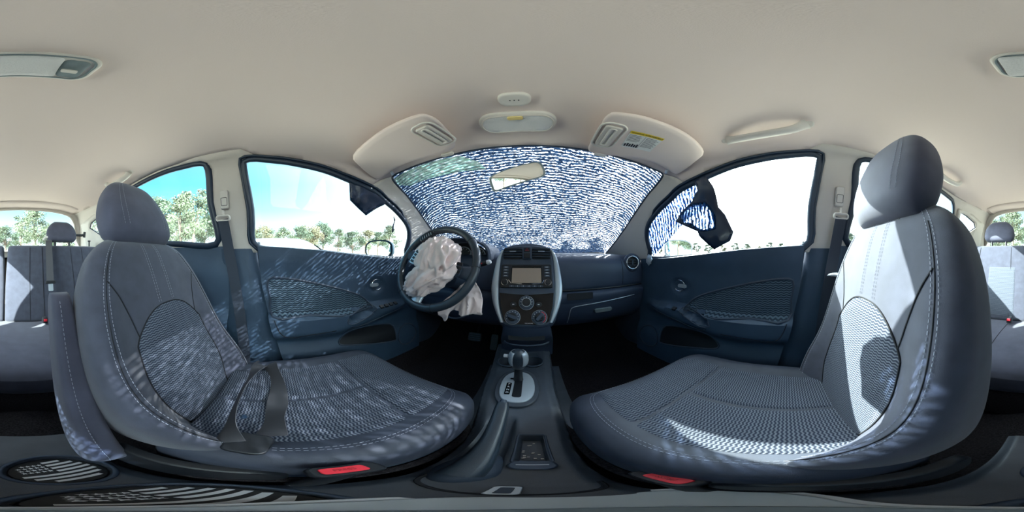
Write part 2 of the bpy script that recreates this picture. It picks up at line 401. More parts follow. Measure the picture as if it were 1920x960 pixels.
# headliner: both sides in one piece (v from -vr to +vr)
outer = [(y, v) for y, v in VR] + [(.515, 3.8), (.53, 2.7), (.54, 1.6), (.545, 0)]
outer = outer + [(y, -v) for y, v in reversed(outer[:-1])]
ceiling = shell('ceiling', outer, [], 1, M['headliner'], .025); solid_out(ceiling, .02)
tag(ceiling, 'pale beige cloth headliner over the whole cabin', None, kind='structure')
for s, nm in ((-1, 'left'), (1, 'right')):
    wout = [(y, v) for y, v in VR] + [(y, v) for y, v in WS_EDGE[5:]] + [(1.18, 12), (.78, 12), (.70, 11.95), (.42, 11.9), (-.07, 11.3), (-.14, 11.25), (-.26, 11.25), (-.5, 10.9), (-.98, 10.8), (-1.0, 12), (-1.55, 12), (-1.47, 5.0)][0:]
    wl = shell('wall_' + nm, wout[:-1], [smoothpoly(WIN_F, 3), smoothpoly(WIN_R, 3), WIN_Q], s, M['beige'], .03)
    solid_out(wl, .012); tag(wl, 'beige pillar trims around the %s side windows' % nm, kind='structure')

def seal(name, P, s, r, m, parent, off=-.004, n=8, closed=True, flat=1):
    return mk(name, *tube([S(y, v, s, off) for y, v in P], r, n, closed, flat), m, parent)
# glass panes and seals
wn = 1
for s, side in ((-1, 'driver'), (1, 'passenger')):
    for nm, poly in (('front', WIN_F), ('rear', WIN_R), ('quarter', WIN_Q)):
        P = smoothpoly(poly, 4) if nm != 'quarter' else poly
        g = shell('window_%d' % wn, P, [], s, M['glass'], .06, off=.018); wn += 1
        tag(g, 'clear %s side glass, %s' % (nm, side), kind='structure')
        sl = seal('window_seal', P, s, .013 if nm != 'quarter' else .006, M['rubber'], g, off=.002, flat=1.3)
        if nm == 'front': seal('inner_door_seal', [(p[0] + (.004 if p[0] > .3 else -.012), p[1] - (.32 if p[1] < 8 else 0)) for p in smoothpoly(poly, 4)], s, .0065, M['rubber'], g, off=-.004)
# windscreen
def wsgrid(off, y1=None, m=None, name='', parent=None, uvx=True, nu=40, nv=36, rng=None):
    V = []; UV = []
    for i in range(nu):
        a = -1 + 2 * i / (nu - 1)
        for j in range(nv):
            b = j / (nv - 1)
            r = abs(a)
            # top edge at v = r*4.9, bottom edge at v = r*8.6
            vt = r * 4.95; vb = r * 8.6
            yt = lin([(v, y) for y, v in WS_EDGE[:6]], vt); yb = 1.30 - .12 * r * r
            y = yt + (yb - yt) * b
            v = lin([(y_, v_) for y_, v_ in WS_EDGE[5:]] , y) if y > .515 else 4.95
            vv = r * max(v, 4.95)
            p = S(y, vv if a >= 0 else -vv, 1, off); V.append(p); UV.append((p.x, y * 1.15))
    return mk(name, V, gridf(nu, nv), m, parent, uvs=UV)
ws = wsgrid(.012, m=M['wsglass'], name='window_%d' % wn); tag(ws, 'windscreen glass', kind='structure')
e = [S(y, v, -1, .004) for y, v in reversed(WS_EDGE)] + [S(y, v, 1, .004) for y, v in WS_EDGE[1:]]
mk('window_seal', *tube(smoothpoly([tuple(p) for p in e], 3, False), .006, 6), M['rubber'], ws)
film = wsgrid(.006, m=M['film'], name='windscreen_film'); tag(film, 'speckled blue protective film covering the whole windscreen', 'film')
# green tinted patch at the driver's upper corner, a separate piece of film
GP = smoothpoly([(.513, -5.0), (.53, -3.1), (.545, -2.0), (.553, -1.7), (.60, -1.3), (.645, -1.15), (.630, -2.0), (.615, -3.3), (.60, -4.6), (.555, -5.3)], 1)
V, F = cdt(D2(GP), [], .02)
gp = mk('green_film_patch', [S(y, v / VS, 1, -.001) for y, v in V], F, M['filmgreen'], None, uvs=[(v, y * 1.2) for y, v in V]); solid(gp, .001)
tag(gp, 'green tinted translucent patch at upper driver corner of the windscreen film', 'film')
wn += 1

# tailgate wall with the backlight opening
def TG(x, t): return Vector((x, -1.44 - .17 * t - .02 * t * t, .445 - .62 * t - .10 * (x - XC)**2))
tout = smoothpoly([(-.66, 1.6), (-.66, .3), (-.60, .08), (-.45, -.03), (0, -.05), (.45, -.03), (.56, .08), (.62, .3), (.62, 1.6)], 2, False)
thole = smoothpoly([(-.52, .62), (-.545, .35), (-.51, .14), (-.40, .05), (0, .035), (.36, .05), (.47, .14), (.505, .35), (.48, .62)], 4)
V, F = cdt(tout, [thole], .04)
tg = mk('wall_rear', [TG(x, t) for x, t in V], F, M['beige'], None); solid_out(tg, .02); tag(tg, 'beige tailgate trim around the rear window', kind='structure')
V, F = cdt(thole, [], .08)
rg = mk('window_%d' % wn, [TG(x, t) + Vector((0, -.02, 0)) for x, t in V], F, M['glass'], None); tag(rg, 'rear window glass', kind='structure')
mk('window_seal', *tube([TG(x, t) for x, t in thole], .009, 8, True), M['beige'], rg)
# header ridge of headliner in front of the rear window
mk('rear_header', *loft([[S(-1.30 + .17 * (1 - cos(a)) * .5 * -1 - .02, v, 1, -.002 - .018 * sin(a)) for a in [k * pi / 8 for k in range(9)]] for v in [-4.6 + .46 * i for i in range(21)]], cap=False, closed=False), M['headliner'], ceiling)
#@@FLOOR
# ------------------------------------------------------------------ floor, sills, footwells
def fl(x, y):
    z = -.76
    z += .10 * exp(-((x - XC) / .16)**2)               # tunnel
    z += .45 * ss(.95, 1.5, y)                          # toe board
    z += .12 * ss(.60, .70, abs(x - XC))                # sill
    z += .22 * ss(-.55, -.62, y) if y < -.55 else 0     # under the rear bench
    return z
nx, ny = 60, 90
V = [(XC - .74 + 1.48 * i / (nx - 1), -1.65 + 3.15 * j / (ny - 1), 0) for i in range(nx) for j in range(ny)]
V = [(x, y, fl(x, y)) for x, y, _ in V]
floor = mk('floor', V, gridf(nx, ny), M['carpet']); tag(floor, 'black cabin carpet', kind='structure'); solid_out(floor, .02)
# lower body sides (behind the door cards) and firewall
for s, nm in ((-1, 'left'), (1, 'right')):
    V = []
    ys = [-1.6 + 3.0 * i / 50 for i in range(51)]
    for y in ys:
        for z in [-.02 - .8 * j / 20 for j in range(21)]:
            V.append((XC + s * (W(y) + .022), y, z))
    o = mk('trim_%d' % (1 if s < 0 else 2), V, gridf(51, 21), M['plastic'], None); solid(o, .01)
    tag(o, 'dark lower body side, %s' % nm, kind='structure')
V = [(-.70 + 1.36 * i / 20, 1.36 - .0 * j, .06 - .9 * j / 20) for i in range(21) for j in range(21)]
o = mk('wall_front', V, gridf(21, 21), M['softblack']); solid(o, .01); tag(o, 'dark bulkhead below the windscreen', kind='structure')

# B pillar lower dark trims + A pillar foot
for s, side in ((-1, 'driver'), (1, 'passenger')):
    o = thing('pillar_cover', 'dark lower B-pillar cover beside the %s seat' % side, 'pillar trim', (XC + s * .69, -.14, -.7))
    prof = []
    for k in range(26):
        z = .032 - .76 * k / 25
        yf = lin([(-.62, .075), (-.557, .050), (-.317, -.014), (-.128, -.055), (.035, -.080)], z)
        yr = lin([(-.7, -.20), (-.3, -.25), (.035, -.262)], z)
        b = .035
        xw = XC + s * (W(-.15) + .015)
        row = []
        for q in range(13):
            t = q / 12; yy = yr + (yf - yr) * t
            dep = .028 * (1 - abs(2 * t - 1)**4) + .008 + .02 * ss(-.3, -.7, z)
            row.append(Vector((xw - s * dep, yy, z)))
        prof.append(row)
    mk('cover_panel', *loft(prof, closed=False, cap=False), M['doorpl'], o)
    mk('door_seal', *tube([Vector((XC + s * (W(0) - .004), lin([(-.62, .085), (-.557, .060), (-.317, -.004), (-.128, -.045), (.035, -.070), (.2, -.088)], z), z)) for z in [.06 - .04 * k for k in range(17)]], .009, 8), M['rubber'], o)

# ------------------------------------------------------------------ front doors
INS = [(-.020, -.108), (.057, -.104), (.174, -.126), (.30, -.165), (.40, -.208), (.452, -.252), (.42, -.270), (.34, -.276), (.15, -.262), (.0, -.262), (-.012, -.19)]
def seg_d(y, z, a, b):
    vy, vz = b[0] - a[0], b[1] - a[1]; t = max(0, min(1, ((y - a[0]) * vy + (z - a[1]) * vz) / (vy * vy + vz * vz)))
    return hypot(y - a[0] - t * vy, z - a[1] - t * vz)
def relief(y, z):
    r = .020 + .012 * ss(-.10, .0, z) * 1.0
    # armrest: ledge, with the front half rising
    zt = lin([(-.05, -.262), (.33, -.268), (.43, -.255), (.66, -.262)], y)
    zb = lin([(-.05, -.365), (.28, -.362), (.37, -.345), (.66, -.295), (.75, -.29)], y)
    d = .055 * (1 - ss(.60, .76, y))
    d *= ss(-.075, -.01, y) if y < .0 else 1
    r += d * (ss(zt + .012, zt - .012, z) if z < zt + .012 else 0) * (1 if z > zb + .02 else (1 - ss(zb + .02, zb - .05, z)))
    # pull cup
    e = seg_d(y, z, (.335, -.296), (.44, -.268))
    r -= .045 * (1 - ss(.010, .020, e))
    # dish around the release handle
    e = hypot((y - .50) / 1.35, z + .155); r -= .014 * (1 - ss(.030, .044, e))
    # insert recess
    # lower pocket and speaker bulge
    r += .030 * ss(-.40, -.50, z) * (1 - ss(.15, .68, y) * .2) if z < -.40 else 0
    return r
def ss2(a, b, x): return ss(a, b, x)
def relief_fix(y, z):
    return relief(y, z)
def ssd(a, b, x):      # works for a>b
    t = max(0, min(1, (x - a) / (b - a))); return t * t * (3 - 2 * t)
ss = ssd
def door_pt(s, y, z, off=0):
    wv = W(y) + .006 if z <= .0 else W(y) + .006 - .08 * z
    return Vector((XC + s * (wv - relief(y, z) - off), y, z))
DOOR = [(-.072, .042), (.06, .034), (.2, .024), (.42, .002), (.60, -.014), (.78, -.02), (.80, -.25), (.80, -.63), (.30, -.66), (.085, -.66), (.050, -.557), (-.014, -.317), (-.055, -.128)]
dn = 1
for s, side in ((-1, 'driver'), (1, 'passenger')):
    V, F = cdt(DOOR, [], .0125)
    dr = mk('door_%d' % dn, [door_pt(s, y, z) for y, z in V], F, M['doorpl']); dn += 1
    tag(dr, 'blue-grey moulded front door card on the %s side' % side, kind='structure')
    V, F = cdt(smoothpoly(INS, 3), [], .015)
    mk('fabric_insert', [door_pt(s, y, z, .003) for y, z in V], F, M['zigdoor'], dr, uvs=[(y, z) for y, z in V])
    mk('insert_rim', *tube([door_pt(s, y, z, .002) for y, z in smoothpoly([(a + (.006 if a > .2 else -.006), b + (.007 if b > -.24 else -.002)) for a, b in INS], 3)], .005, 6, True), M['plastic'], dr)
    # belt-line rubber wiper
    mk('belt_wiper', *tube([door_pt(s, y, z, -.012) + Vector((0, 0, -.004)) for y, z in DOOR[:6]], .007, 8), M['rubber'], dr)
    # release handle
    f = frame(door_pt(s, .515, -.155, -.002), (-s, 0, 0))
    fy = lambda yy: -s * yy
    C = at(f, 0, 0, .002)
    ring = [at(f, .034 * cos(a), .030 * sin(a), .004) for a in [.35 + (2 * pi - .7) * k / 28 for k in range(29)]]
    if f[1].y > 0: ring = [at(f, -.034 * cos(a), .030 * sin(a), .004) for a in [.35 + (2 * pi - .7) * k / 28 for k in range(29)]]
    hb = mk('handle_bezel', *tube(ring, .0038, 8), M['chrome'], dr)
    mk('handle_cup', *prism(ell(.030, .026), f, -.01, 0), M['softblack'], dr)
    mk('release_lever', *prism(rrect(.052, .018, .008), (at(f, (-.018 if f[1].y > 0 else .018), 0, 0), f[1], f[2], f[3]), .010, .004), M['silver'], dr)
    # pull-cup rim
    mk('pull_cup_rim', *tube([door_pt(s, y, z, .002) for y, z in smoothpoly([(.315, -.318), (.318, -.292), (.345, -.272), (.44, -.252), (.468, -.262), (.44, -.288), (.36, -.322)], 4)], .003, 6, True), M['plastic'], dr)
    # window switches on the arm front
    for k in range(4 if s < 0 else 1):
        yy = .50 + .032 * k
        f2 = frame(door_pt(s, yy, -.262, .006), (-s * .5, 0, .87), (0, 1, 0))
        mk('window_switch', *box(f2[0], (.020, .022, .009), f2, .002), M['softblack'], dr)
    mk('armrest_seam', *tube([door_pt(s, y, z, .0005) for y, z in smoothpoly([(.0, -.272), (.012, -.31), (.032, -.345), (.07, -.365), (.14, -.352), (.26, -.345)], 4, False)], .0018, 5), M['seam'], dr)
    mk('armrest_lip', *tube([door_pt(s, y, z, .001) for y, z in smoothpoly([(.70, -.292), (.60, -.302), (.50, -.322), (.42, -.345), (.375, -.352), (.33, -.335)], 4, False)], .0025, 6), M['plastic'], dr)
    pk = [(.29, -.448), (.32, -.40), (.382, -.375), (.59, -.401), (.614, -.492), (.59, -.511), (.41, -.475)]
    V, F = cdt(smoothpoly(pk, 3), [], .02)
    mk('map_pocket', [door_pt(s, y, z, .002) for y, z in V], F, M['softblack'], dr)
    mk('pocket_rim', *tube([door_pt(s, y, z, .003) for y, z in smoothpoly(pk, 4)], .004, 6, True), M['plastic'], dr)
    # speaker ring in the lower front corner
    mk('speaker_ring', *tube([door_pt(s, .70 + .07 * cos(a), -.50 + .07 * sin(a), .004) for a in [k * pi / 12 for k in range(24)]], .004, 6, True), M['plastic'], dr)
    # tweeter sail at the front of the window
    # rear doors
    V, F = cdt([(-1.0, .055), (-.6, .075), (-.27, .052), (-.2, .045), (-.2, -.3), (-.22, -.66), (-.8, -.66), (-.98, -.4)], [], .03)
    d2 = mk('door_%d' % dn, [Vector((XC + s * (W(y) - .012 - .03 * ss(-.25, -.30, z) - .012 * ss(0, -.08, z)), y, z)) for y, z in V], F, M['doorpl']); dn += 1
    tag(d2, 'plain blue-grey rear door card on the %s side' % side, kind='structure')
    mk('belt_wiper', *tube([Vector((XC + s * (W(y) - .006), y, z + .004)) for y, z in [(-.98, .06), (-.6, .075), (-.27, .045)]], .009, 8), M['rubber'], d2)
    fr = frame((XC + s * (W(-.4) - .03), -.42, -.14), (-s, 0, 0))
    mk('release_lever', *prism(rrect(.06, .03, .01), fr, .008, .003), M['softblack'], d2)
# rear quarter trims and wheel-arch / parcel area
for s, side in ((-1, 'driver'), (1, 'passenger')):
    V = []
    for i in range(15):
        y = -.94 - .65 * i / 14
        for j in range(12):
            z = .02 - .70 * j / 11
            V.append((XC + s * (W(y) + .0 - .05 * ss(0, -.5, z)), y, z))
    o = mk('trim_%d' % (3 if s < 0 else 4), V, gridf(15, 12), M['beige'] if 0 else M['plastic']); tag(o, 'dark luggage side trim, %s' % side, kind='structure')
    # pale grey D-pillar panel
    V, F = cdt(D2([(-1.0, 7.0), (-1.02, 10.2), (-1.2, 10.4), (-1.42, 10.4), (-1.42, 7.5), (-1.2, 6.9)]), [D2(WIN_Q)], .03)
    o = mk('quarter_panel', [S(y, v / VS, s, -.008) for y, v in V], F, M['silverp'] if 0 else M['beige2']); solid(o, .004)
    tag(o, 'pale trim panel around the small rear quarter glass, %s side' % side, 'trim')

# ------------------------------------------------------------------ dashboard
def dash_prof(x):
    u = (x - XC) / .68
    c = .04 * u * u
    bow = -.02 * (1 - u * u) * 0
    z0 = .012 - .012 * abs(u)**3
    return [(1.34, .01), (1.20, .018), (1.05, z0 + .008), (.93, z0 + .006), (.86, z0 + .002), (.815, z0 - .006), (.785, z0 - .022), (.768, z0 - .045), (.758, z0 - .08), (.756, -.12), (.758, -.150), (.764, -.166),
            (.772, -.172), (.762, -.180), (.748, -.190), (.744, -.205), (.748, -.225), (.752, -.235), (.757, -.26), (.775, -.31), (.81, -.36), (.88, -.40), (1.1, -.41), (1.34, -.42)]
xs = [-.69 + .033 * i for i in range(41)]
L = [[Vector((x, y + .02 * abs((x - XC) / .68)**4, z)) for y, z in smoothpoly(dash_prof(x), 3, False)] for x in xs]
db = thing('dashboard', 'dark blue-grey moulded dashboard spanning the cabin under the windscreen', 'dashboard', (XC, .9, -.4))
mk('dash_body', *loft(L, closed=False, cap=False), M['dash'], db)
# glove box lid seam + handle, open shelf slot
def dface(x, z):  # y of dash face at height z
    P = dash_prof(x)[5:21]; T = sorted([(b, a) for a, b in P]); return lin(T, z) + .02 * abs((x - XC) / .68)**4
mk('glove_box_seam', *tube([Vector((x, dface(x, z) - .002, z)) for x, z in smoothpoly([(.185, -.36), (.19, -.275), (.205, -.255), (.25, -.248), (.42, -.236), (.56, -.226)], 5, False)], .0022, 6), M['silverp'], db)
f = frame((.365, dface(.365, -.285) - .002, -.288), (0, -1, -.2))
mk('glove_box_handle', *prism(rrect(.10, .022, .010), f, .010, .004), M['greyblue'], db)
f = frame((.235, dface(.2, -.195) - .001, -.197), (0, -1, .1))
mk('shelf_slot', *prism(rrect(.13, .034, .006), f, .004, .001), M['softblack'], db)
mk('dash_crease', *tube([Vector((x, .766 + .02 * abs((x - XC) / .68)**4, -.170)) for x in [.15 + .03 * i for i in range(17)]], .005, 6), M['softblack'], db)
mk('dash_end_seam', *tube([Vector((.485, dface(.485, z) - .001, z)) for z in [-.02 - .014 * i for i in range(11)]], .0015, 5), M['seam'], db)
# round side vents
for s, x in ((1, .553), (-1, -.60)):
    v = thing('round_air_vent', 'round air vent with chrome ring at %s end of dashboard' % ('passenger' if s > 0 else 'driver'), 'air vent', (x, .755, -.04))
    f = frame((x, .775, -.038), (-s * .25, -1, .05))
    mk('vent_housing', *tube([at(f, .041 * cos(a), .041 * sin(a), .008) for a in [k * pi / 14 for k in range(28)]], .012, 8, True), M['dash'], v)
    mk('chrome_ring', *tube([at(f, .036 * cos(a), .036 * sin(a), .02) for a in [k * pi / 14 for k in range(28)]], .0035, 8, True), M['chrome'], v)
    mk('vent_cup', *prism(ell(.035, .035), f, .006), M['softblack'], v)
    for k in (-1, 0, 1):
        h = sqrt(.034**2 - (k * .015)**2)
        mk('vane', *box(at(f, 0, k * .015, .012), (2 * h, .003, .012), f, .0005), M['plastic'], v)
    mk('vane_tab', *box(at(f, 0, 0, .018), (.008, .03, .006), f, .001), M['plastic'], v)
# instrument hood
def hood(t, a):   # t along y, a around the arch
    y = .72 + .30 * t; hw = .185 - .015 * t; hz = .112 - .03 * t
    zb = -.02
    return Vector((-.362 + hw * cos(a) * (1 if True else 1), y, zb + hz * max(0, sin(a))**.62 + .02 * t))
ih = thing('instrument_cluster', 'hooded gauge cluster behind the steering wheel', 'instrument cluster', (-.362, .80, -.02))
L = [[hood(t, pi * k / 28) for k in range(29)] for t in [i / 8 for i in range(9)]]
inner = [[(p - Vector((-.362, p.y, -.02))) * .90 + Vector((-.362, p.y, -.02)) for p in L[i]] for i in (0, 1, 2, 3, 4)]
V1 = loft(L, closed=False, cap=False)
V2 = loft([L[0], [p.lerp(q, .5) + Vector((0, -.008, 0)) for p, q in zip(L[0], inner[0])], inner[0]] + inner[1:], closed=False, cap=False)
mk('hood', *join([V1, V2]), M['dash'], ih)
f = frame((-.362, .83, .0), (0, -1, .25))
mk('gauge_panel', *prism([(.15 * cos(pi * k / 20), -.05 + .125 * max(0, sin(pi * k / 20))**.7) for k in range(21)], f, .004), M['softblack'], ih)
for dx, rr in ((-.085, .042), (.0, .050), (.085, .042)):
    g = mk('gauge', *tube([at(f, dx + rr * cos(a), .0 + rr * sin(a), .008) for a in [k * pi / 16 for k in range(32)]], .003, 6, True), M['silver'], ih)
    P = []
    for k in range(11):
        a = R(-40 + 26 * k); c, s_ = cos(a), sin(a)
        P.append(tube([at(f, dx + rr * .72 * c, rr * .72 * s_, .007), at(f, dx + rr * .88 * c, rr * .88 * s_, .007)], .0012, 4))
    mk('tick_marks', *join(P), M['white'], g)
    mk('needle', *tube([at(f, dx, 0, .009), at(f, dx - rr * .6, -rr * .35, .009)], .0014, 4), M['red'], g)

# ------------------------------------------------------------------ centre stack
SW = Vector((0, -.17, -.34)).normalized()
SN = Vector((0, -.34, .17)).normalized()       # outward normal
SF = (Vector((0, .80, .05)), Vector((1, 0, 0)), -SW, SN)
def st(x, w_, z=0): return at(SF, x, -w_, z)
stk = thing('centre_stack', 'glossy black centre stack with silver side rails, radio and climate dials', 'console', (-.016, .62, -.31))
CX = -.016
OUT = [(0, -.008), (.05, -.004), (.09, .008), (.116, .03), (.134, .07), (.146, .147), (.148, .226), (.132, .30), (.10, .376), (.0, .392)]
outl = [(CX + a, b) for a, b in OUT] + [(CX - a, b) for a, b in reversed(OUT[1:-1])]
outl = smoothpoly(outl, 3)
V, F = [], []
loops = []
for z, k in ((-.20, 1.10), (-.06, 1.04), (.0, 1.0), (.012, .985), (.016, .96)):
    loops.append([st(CX + (x - CX) * k, .19 + (y - .19) * k if z > -.19 else y, z) for x, y in outl])
mk('stack_body', *loft(loops), M['dash'], stk)
FI = [(0, .012), (.05, .015), (.09, .024), (.110, .045), (.1165, .12), (.117, .246), (.106, .30), (.086, .368), (.07, .378), (0, .382)]
fin = smoothpoly([(CX + a, b) for a, b in FI] + [(CX - a, b) for a, b in reversed(FI[1:-1])], 3)
# silver rails
for s in (-1, 1):
    rail = [(.117, .035, .006), (.130, .075, .010), (.136, .15, .014), (.135, .226, .017), (.121, .30, .013), (.094, .368, .007)]
    Lp = []
    for x, w_, hw in smoothpoly(rail, 4, False):
        Lp.append([st(CX + s * (x + hw * cos(a)), w_, .014 + .008 * sin(a)) for a in [k * 2 * pi / 10 for k in range(10)]])
    mk('silver_rail', *loft(Lp), M['silver'], stk)
mk('face_plate', *loft([[st(x, y, .014) for x, y in fin], [st(x, y, .020) for x, y in fin], [st(CX + (x - CX) * .97, .2 + (y - .2) * .985, .022) for x, y in fin]]), M['plastic'], stk)
def srect(cx, w_, wd, ht, r=.004, n=4): return [(cx + a, -(w_) + b) for a, b in rrect(wd, ht, r, n)]
def sp(name, pts, d, bev, m, par=None, z0=.021): return mk(name, *prism(pts, SF, d, bev, z0), m, par or stk)
# vents
for s in (-1, 1):
    vx = CX + s * .066
    vt = sp('centre_vent', srect(vx, .054, .088, .060, .010), .002, .0005, M['softblack'])
    for k in range(4):
        mk('vane', *box(st(vx, .034 + .0135 * k, .026), (.084, .0026, .010), SF, .0005), M['plastic'], vt)
    mk('vane_tab', *box(st(vx, .048, .032), (.030, .004, .004), SF, .001), M['silver'], vt)
sp('hazard_panel', srect(CX - .0, .054, .042, .064, .006), .010, .003, M['plastic'])
hz = sp('hazard_button', srect(CX, .040, .030, .022, .003), .004, .001, M['softblack'], z0=.030)
mk('triangle_mark', *tube([st(CX, .034, .0345), st(CX + .007, .045, .0345), st(CX - .007, .045, .0345)], .0008, 4, True), M['red'], hz)
sp('storage_button', srect(CX, .070, .030, .026, .003), .004, .001, M['softblack'], z0=.030)
# radio
rad = sp('radio', srect(CX - .002, .166, .222, .108, .006), .007, .002, M['softblack'])
mk('screen', *prism(srect(CX - .001, .164, .126, .068, .002), SF, .001, 0, .0285), M['screen'], rad)
mk('screen_bezel', *tube([st(a, -b, .029) for a, b in srect(CX - .001, .164, .131, .073, .004)], .0016, 5, True), M['gloss'], rad)
mk('disc_slot', *prism(srect(CX, .121, .13, .004, .001), SF, .001, 0, .0283), M['gloss'], rad)
for s in (-1, 1):
    k_ = mk('radio_knob', *prism(ell(.0125, .0125, 24, CX - .002 + s * .092, -.196), SF, .012, .002, .027), M['softblack'], rad)
    mk('knob_ring', *tube([st(CX - .002 + s * .092 + .0135 * cos(a), .196 + .0135 * sin(a), .030) for a in [q * pi / 12 for q in range(24)]], .0014, 6, True), M['chrome'], k_)
    mk('trim_line', *tube([st(CX - .002 + s * .076, .185, .029), st(CX + s * .066, .200, .029), st(CX + s * .02, .203, .029)], .0015, 5), M['chrome'], rad)
    for q in range(4):
        b = mk('radio_button', *prism(srect(CX - .002 + s * .090, .126 + .0135 * q, .024, .009, .002), SF, .0015, .0004, .0285), M['plastic'], rad)
        mk('button_print', *prism(srect(CX - .002 + s * .090, .126 + .0135 * q, .013, .002, .0005), SF, .0003, 0, .0301), M['white'], b)
for q in range(6):
    b = mk('preset_button', *prism(srect(CX - .062 + .024 * q, .213, .021, .008, .001), SF, .0015, .0004, .0283), M['plastic'], rad)
def text(name, body, size, f, m, par, z=.0005, align='CENTER'):
    cu = bpy.data.curves.new(name, 'FONT'); cu.body = body; cu.size = size; cu.align_x = align; cu.align_y = 'CENTER'; cu.extrude = .0002
    o = bpy.data.objects.new(name, cu); base = Vector(); p = par
    while p is not None: base += p.location; p = p.parent
    o.matrix_world = Matrix.Identity(4)
    mt = Matrix((f[1], f[2], f[3])).transposed().to_4x4(); mt.translation = at(f, 0, 0, z) - base
    COL.objects.link(o); bpy.context.view_layer.update()
    me = bpy.data.meshes.new_from_object(o.evaluated_get(bpy.context.evaluated_depsgraph_get())); bpy.data.objects.remove(o)
    o = bpy.data.objects.new(name, me); me.materials.clear(); me.materials.append(m)
    o.matrix_basis = mt
    link(o, par); return o
def stf(x, w_, z): return (st(x, w_, z), SF[1], SF[2], SF[3])
for q, tx in enumerate('123456'): text('preset_number', tx, .007, stf(CX - .062 + .024 * q, .213, .0302), M['white'], rad)
# climate panel
cp = sp('climate_panel', [(CX - .112, -.243), (CX - .104, -.30), (CX - .086, -.362), (CX - .06, -.374), (CX + .06, -.374), (CX + .086, -.362), (CX + .104, -.30), (CX + .112, -.243), (CX + .05, -.247), (CX, -.250), (CX - .05, -.247)], .005, .001, M['gloss'])
for dx, w_, rr, ptr in ((0, .284, .029, None), (-.053, .345, .029, R(-20)), (.050, .345, .029, R(50))):
    d = mk('climate_dial', *prism(ell(rr, rr, 32, CX + dx, -w_), SF, .008, .002, .0255), M['plastic'], stk)
    mk('dial_ring', *tube([st(CX + dx + rr * cos(a), w_ + rr * sin(a), .0275) for a in [q * pi / 18 for q in range(36)]], .0015, 6, True), M['silver'], d)
    kb = mk('knob', *prism(ell(rr * .58, rr * .58, 28, CX + dx, -w_), SF, .012, .003, .0335), M['softblack'], d)
    if ptr is None:
        mk('knob_ring', *tube([st(CX + dx + rr * .6 * cos(a), w_ + rr * .6 * sin(a), .042) for a in [q * pi / 14 for q in range(28)]], .0013, 6, True), M['silver'], kb)
    else:
        g = (st(CX + dx, w_, .048), SF[1] * cos(ptr) + SF[2] * sin(ptr), SF[2] * cos(ptr) - SF[1] * sin(ptr), SF[3])
        mk('grip_bar', *prism(rrect(rr * 1.35, rr * .45, .004), g, .010, .003, -.004), M['plastic'], kb)
    P = []
    for q in range(9):
        a = R(200 - 27.5 * q)
        P.append(tube([st(CX + dx + rr * .72 * cos(a), w_ - rr * .72 * sin(a), .0338), st(CX + dx + rr * .84 * cos(a), w_ - rr * .84 * sin(a), .0338)], .0011, 4))
    mk('dial_marks', *join(P), M['white'], d)
    if dx > 0:
        mk('warm_arc', *tube([st(CX + dx + rr * .82 * cos(a), w_ - rr * .82 * sin(a), .034) for a in [R(-60 + 12 * q) for q in range(12)]], .0013, 5), M['red'], d)
for s in (-1, 1):
    b = mk('climate_button', *prism(ell(.013, .011, 20, CX - .002 + s * .050, -.292), SF, .006, .002, .0255), M['softblack'], stk)
    mk('button_print', *prism(srect(CX - .002 + s * .050, .292, .008, .003, .001), SF, .0004, 0, .0316), M['white'], b)
text('airbag_print', 'PASS AIR BAG', .005, stf(CX + .01, .369, .0265), M['white'], stk)
# pocket below the stack
V = [];
lp = []
for z, hw, ww in ((0, .115, .40), (.03, .12, .44), (.05, .125, .50)):
    pass
mk('lower_stack', *loft([[Vector((CX + hw * sx, y, z)) for sx, y, z in ((-1, yb, zz), (-.92, yf + .012, zz), (-.7, yf, zz), (0, yf - .006, zz), (.7, yf, zz), (.92, yf + .012, zz), (1, yb, zz))] for hw, yf, yb, zz in ((.10, .622, .80, -.29), (.105, .632, .80, -.33), (.115, .655, .82, -.37), (.125, .70, .84, -.41), (.130, .74, .84, -.46), (.130, .755, .84, -.53))], closed=False, cap=False), M['dash'], stk)
f = frame((CX, .640, -.352), (0, -1, .35))
mk('pocket_slot', *prism(rrect(.145, .022, .008), f, .006, .001), M['softblack'], stk)
mk('pocket_lip', *tube([Vector((CX + .09 * cos(a), .662 - .035 * sin(a), -.385)) for a in [pi * k / 12 for k in range(13)]], .004, 6), M['plastic'], stk)
#@@CONSOLE
# ------------------------------------------------------------------ tunnel console
def con_w(y): return lin([(-.30, .085), (-.05, .085), (.10, .075), (.25, .085), (.42, .105), (.75, .125)], y)
def con_z(y): return lin([(-.30, -.600), (.02, -.600), (.09, -.572), (.15, -.560), (.28, -.548), (.40, -.530), (.60, -.520), (.72, -.500), (.80, -.48)], y)
CP = [(-.045, -.030, .052), (-.038, -.155, .056), (-.098 + .004, .668, .042), (.010, .672, .042)]
TR = (-.038 + .040, .235)   # oblong tray centre
def con(x, y):
    z = con_z(y)
    cx = -.020 if y < .3 else lin([(.3, -.020), (.5, -.036)], y)
    u = abs(x - cx) / con_w(y)
    z -= .010 * ss(.75, 1.0, u) + .16 * ss(.98, 1.16, u)
    for cx_, cy_, r_ in CP:
        d = hypot(x - cx_, y - cy_); z -= (.055 if cy_ > .5 else .022) * (1 - ss(r_ * .90, r_, d))
    # tray in front of the switch
    dx, dy = abs(x - .002), abs(y - .228)
    z -= .03 * (1 - ss(.016, .020, dx)) * (1 - ss(.042, .048, dy))
    # recessed flat with lane either side of handbrake
    z -= .012 * (1 - ss(.020, .032, abs(x + .058))) * (1 - ss(.08, .12, abs(y - .24)))
    return z
tc = thing('tunnel_console', 'dark grey moulded tunnel console between the front seats', 'console', (-.03, .2, -.66))
nx, ny = 90, 260
V = [(-.03 - .17 + .34 * i / (nx - 1), -.30 + 1.10 * j / (ny - 1)) for i in range(nx) for j in range(ny)]
